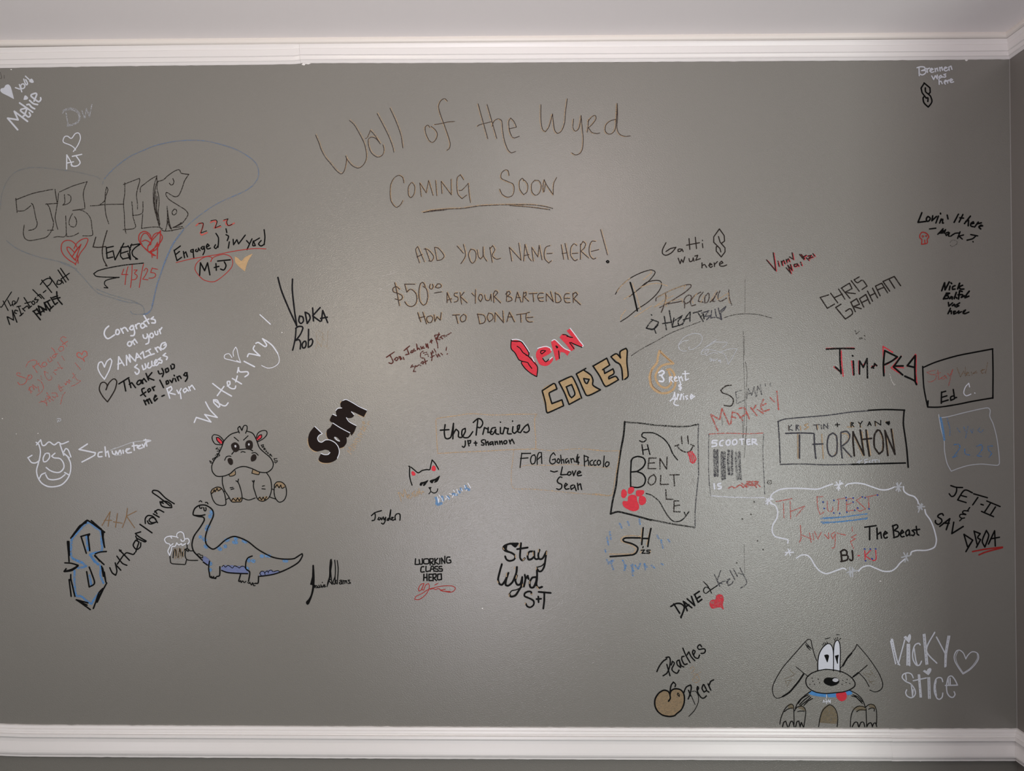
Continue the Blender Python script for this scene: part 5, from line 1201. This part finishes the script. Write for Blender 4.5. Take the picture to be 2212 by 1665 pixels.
def smooth(pts, closed=False, sharp=80):
    n = len(pts)
    if n < 3: return pts
    P = [Vector(p) for p in pts]
    out = []
    def corner(i):
        if not closed and (i == 0 or i == n - 1): return True
        a = P[i] - P[i - 1]; b = P[(i + 1) % n] - P[i]
        if a.length < 1e-9 or b.length < 1e-9: return True
        m_ = max(a.length, b.length)         # short strokes of small writing stay rounded
        return a.angle(b) > math.radians(125 if m_ < 28 else 98 if m_ < 65 else sharp)
    cor = [corner(i) for i in range(n)]
    m = n if closed else n - 1
    for i in range(m):
        p1, p2 = P[i], P[(i + 1) % n]
        p0 = P[i - 1] if (i > 0 or closed) else p1
        p3 = P[(i + 2) % n] if (i + 2 < n or closed) else p2
        t1 = (p2 - p1) * .5 if cor[i] else (p2 - p0) * .5
        t2 = (p2 - p1) * .5 if cor[(i + 1) % n] else (p3 - p1) * .5
        L = (p2 - p1).length
        # keep tangents short where neighbours are unevenly spaced
        for t in (t1, t2):
            if t.length > L * .9: t *= L * .9 / t.length
        k = 1 if (cor[i] and cor[(i + 1) % n]) else max(2, min(6, int(L / 7)))
        for j in range(k):
            s = j / k
            out.append((2*s**3 - 3*s*s + 1) * p1 + (s**3 - 2*s*s + s) * t1 + (3*s*s - 2*s**3) * p2 + (s**3 - s*s) * t2)
    if not closed: out.append(P[-1])
    return out

_prim = [0]
def add_ribbon(V, F, P, hw, y0):
    def lift():                      # every dab of ink lies a hair above the one before it
        _prim[0] += 1
        return y0 - (_prim[0] % 40) * .8e-6
    Q = [P[0]]
    for p in P[1:]:
        if (p - Q[-1]).length > hw * .12: Q.append(p)
    if len(Q) == 1: Q.append(Q[0] + Vector((hw * .05, 0)))
    n = len(Q)
    dirs = [(Q[i + 1] - Q[i]).normalized() for i in range(n - 1)]
    def disk(c):
        b = len(V); y = lift()
        for k in range(8):
            a = k * math.tau / 8 + .2
            V.append((c.x + math.cos(a) * hw, y, c.y + math.sin(a) * hw))
        F.append(tuple(range(b, b + 8)))
    def nrm(i, d):
        j = max(0, min(n - 2, i)); 
        return Vector((-d.y, d.x))
    disk(Q[0])
    wob = [1 + .10 * mnoise.noise(Vector((q.x * 90, q.y * 90, 0))) for q in Q]
    for i in range(n - 1):
        a, b = Q[i], Q[i + 1]
        na = nb = Vector((-dirs[i].y, dirs[i].x))
        if i > 0:
            if dirs[i - 1].angle(dirs[i]) < .75: na = (na + Vector((-dirs[i - 1].y, dirs[i - 1].x))).normalized()
            else: disk(a)
        if i < n - 2 and dirs[i].angle(dirs[i + 1]) < .75:
            nb = (nb + Vector((-dirs[i + 1].y, dirs[i + 1].x))).normalized()
        k = len(V); y = lift()
        wa, wb = hw * wob[i], hw * wob[i + 1]
        for p in (a - na * wa, b - nb * wb, b + nb * wb, a + na * wa): V.append((p.x, y, p.y))
        F.append((k, k + 1, k + 2, k + 3))
    disk(Q[-1])

def build(text):
    root = None; org = (0, 0, 1.0); gi = 0; part = None; used = {}
    parts = []           # [root, name, code, width, dry, shadow, [strokes]]
    roots = []
    def start_root(line):
        f = [s.strip() for s in line[1:].split('|')]
        roots.append((f[0], f[1], f[2])); return len(roots) - 1
    for li, line in enumerate(text.splitlines()):
        line = line.strip()
        if not line: continue
        if line[0] == '@': root = start_root(line); part = None
        elif line[0] == '%':
            t = [float(v) for v in line[1:].split()]
            org = (t[0], t[1], 2212.0 / (t[2] if len(t) > 2 else 400.0))
        elif line[0] == '>':
            t = line[1:].split()
            dry = 0; sh = None
            if len(t) > 3: dry = int(t[3])
            if len(t) > 4: sh = (t[4], float(t[5]), float(t[6]))
            part = [root, t[0], t[1], float(t[2]), dry, sh, []]
            parts.append(part)
        else:
            for st in line.split(';'):
                st = st.strip()
                if not st: continue
                fill = {'f': 1, 'p': 2}.get(st[0], 0)
                nums = [float(v) for v in st.lstrip('fp').split()]
                pts = [(org[0] + nums[i] / org[2], org[1] + nums[i + 1] / org[2]) for i in range(0, len(nums) - 1, 2)]
                part[6].append((fill, pts, org[2], li))
    objs = {}
    made = {}
    EACH_STROKE = {'toenail', 'tooth', 'inner_ear', 'filled_heart', 'paw_pad', 'eye_white', 'collar', 'freckle', 'wavy_border', 'blue_spot', 'eye_highlight', 'wall_gap',
                   'brow', 'tooth_outline', 'gold_fleck', 'blue_dot', 'blue_fleck', 'letter_dot', 'belly_plate', 'gold_fill', 'blue_underlines', 'ear_edge'}
    EACH_LINE = {'ear', 'paw', 'foot_outline', 'eye', 'smile', 'white_edge', 'inner_heart'}
    split = []
    for q in parts:
        if q[1] in EACH_STROKE: split += [q[:6] + [[s]] for s in q[6]]
        elif q[1] in EACH_LINE:
            for k in sorted({s[3] for s in q[6]}): split.append(q[:6] + [[s for s in q[6] if s[3] == k]])
        else: split.append(q)
    parts = split
    level = {}
    for ri, name, code, width, dry, sh, strokes in parts:
        passes = []
        if sh: passes.append((name + '_shadow', 'T' if sh[0] == 'G' else 'R', width * .88, 2, (sh[1], sh[2])))
        passes.append((name, code, width, dry, (0, 0)))
        for pn, pc, pw, pd, off in passes:
            if pc == 'w': pw *= .9
            lv = level.setdefault(ri, []); 
            if pn not in lv: lv.append(pn)
            y = -(0.00025 + min(lv.index(pn), 9) * 3.6e-5 + (ri % 3) * 3.0e-4)
            V = []; F = []
            for fill, pts, sc, _l in strokes:
                q = [(x + off[0] / sc, yy + off[1] / sc) for x, yy in pts]
                W = [Vector(px2wall(*p)) for p in q]
                Pm = [Vector((a.x * 1000, a.y * 1000)) for a in W]
                S = [Vector((a.x / 1000, a.y / 1000)) for a in (smooth([Vector((a.x * 5.5, a.y * 5.5)) for a in Pm], fill == 1) if fill != 2 else [Vector((a.x * 5.5, a.y * 5.5)) for a in Pm])]
                S = [a / 5.5 for a in S]
                if fill == 1:
                    b = len(V)
                    V += [(a.x, y + 3e-6, a.y) for a in S]
                    for tri in tessellate_polygon([[Vector((a.x, a.y, 0)) for a in S]]):
                        p, q_, r_ = [S[i] for i in tri]
                        if (q_ - p).cross(r_ - p) < 0: tri = tri[::-1]
                        F.append(tuple(b + i for i in tri))
                    add_ribbon(V, F, S + [S[0]], pw / sc * .0005, y)
                else:
                    add_ribbon(V, F, S, pw / sc * .0005, y)
            made.setdefault(ri, []).append((pn, V, F, ink(pc, pd)))
    for ri, (name, label, cat) in enumerate(roots):
        if ri not in made: continue
        L = made[ri]
        xs = [v[0] for p in L for v in p[1]]; zs = [v[2] for p in L for v in p[1]]
        cx, cz = (min(xs) + max(xs)) / 2, (min(zs) + max(zs)) / 2
        if len(L) == 1:
            pn, V, F, m = L[0]
            o = mesh_obj(name, [(x - cx, y, z - cz) for x, y, z in V], F, m)
        else:
            o = bpy.data.objects.new(name, None); COL.objects.link(o)
            o.empty_display_size = .02
            for pn, V, F, m in L:
                mesh_obj(pn, [(x - cx, y, z - cz) for x, y, z in V], F, m, o)
        o.location = (cx, 0, cz)
        tag(o, label, cat)
build(DATA)
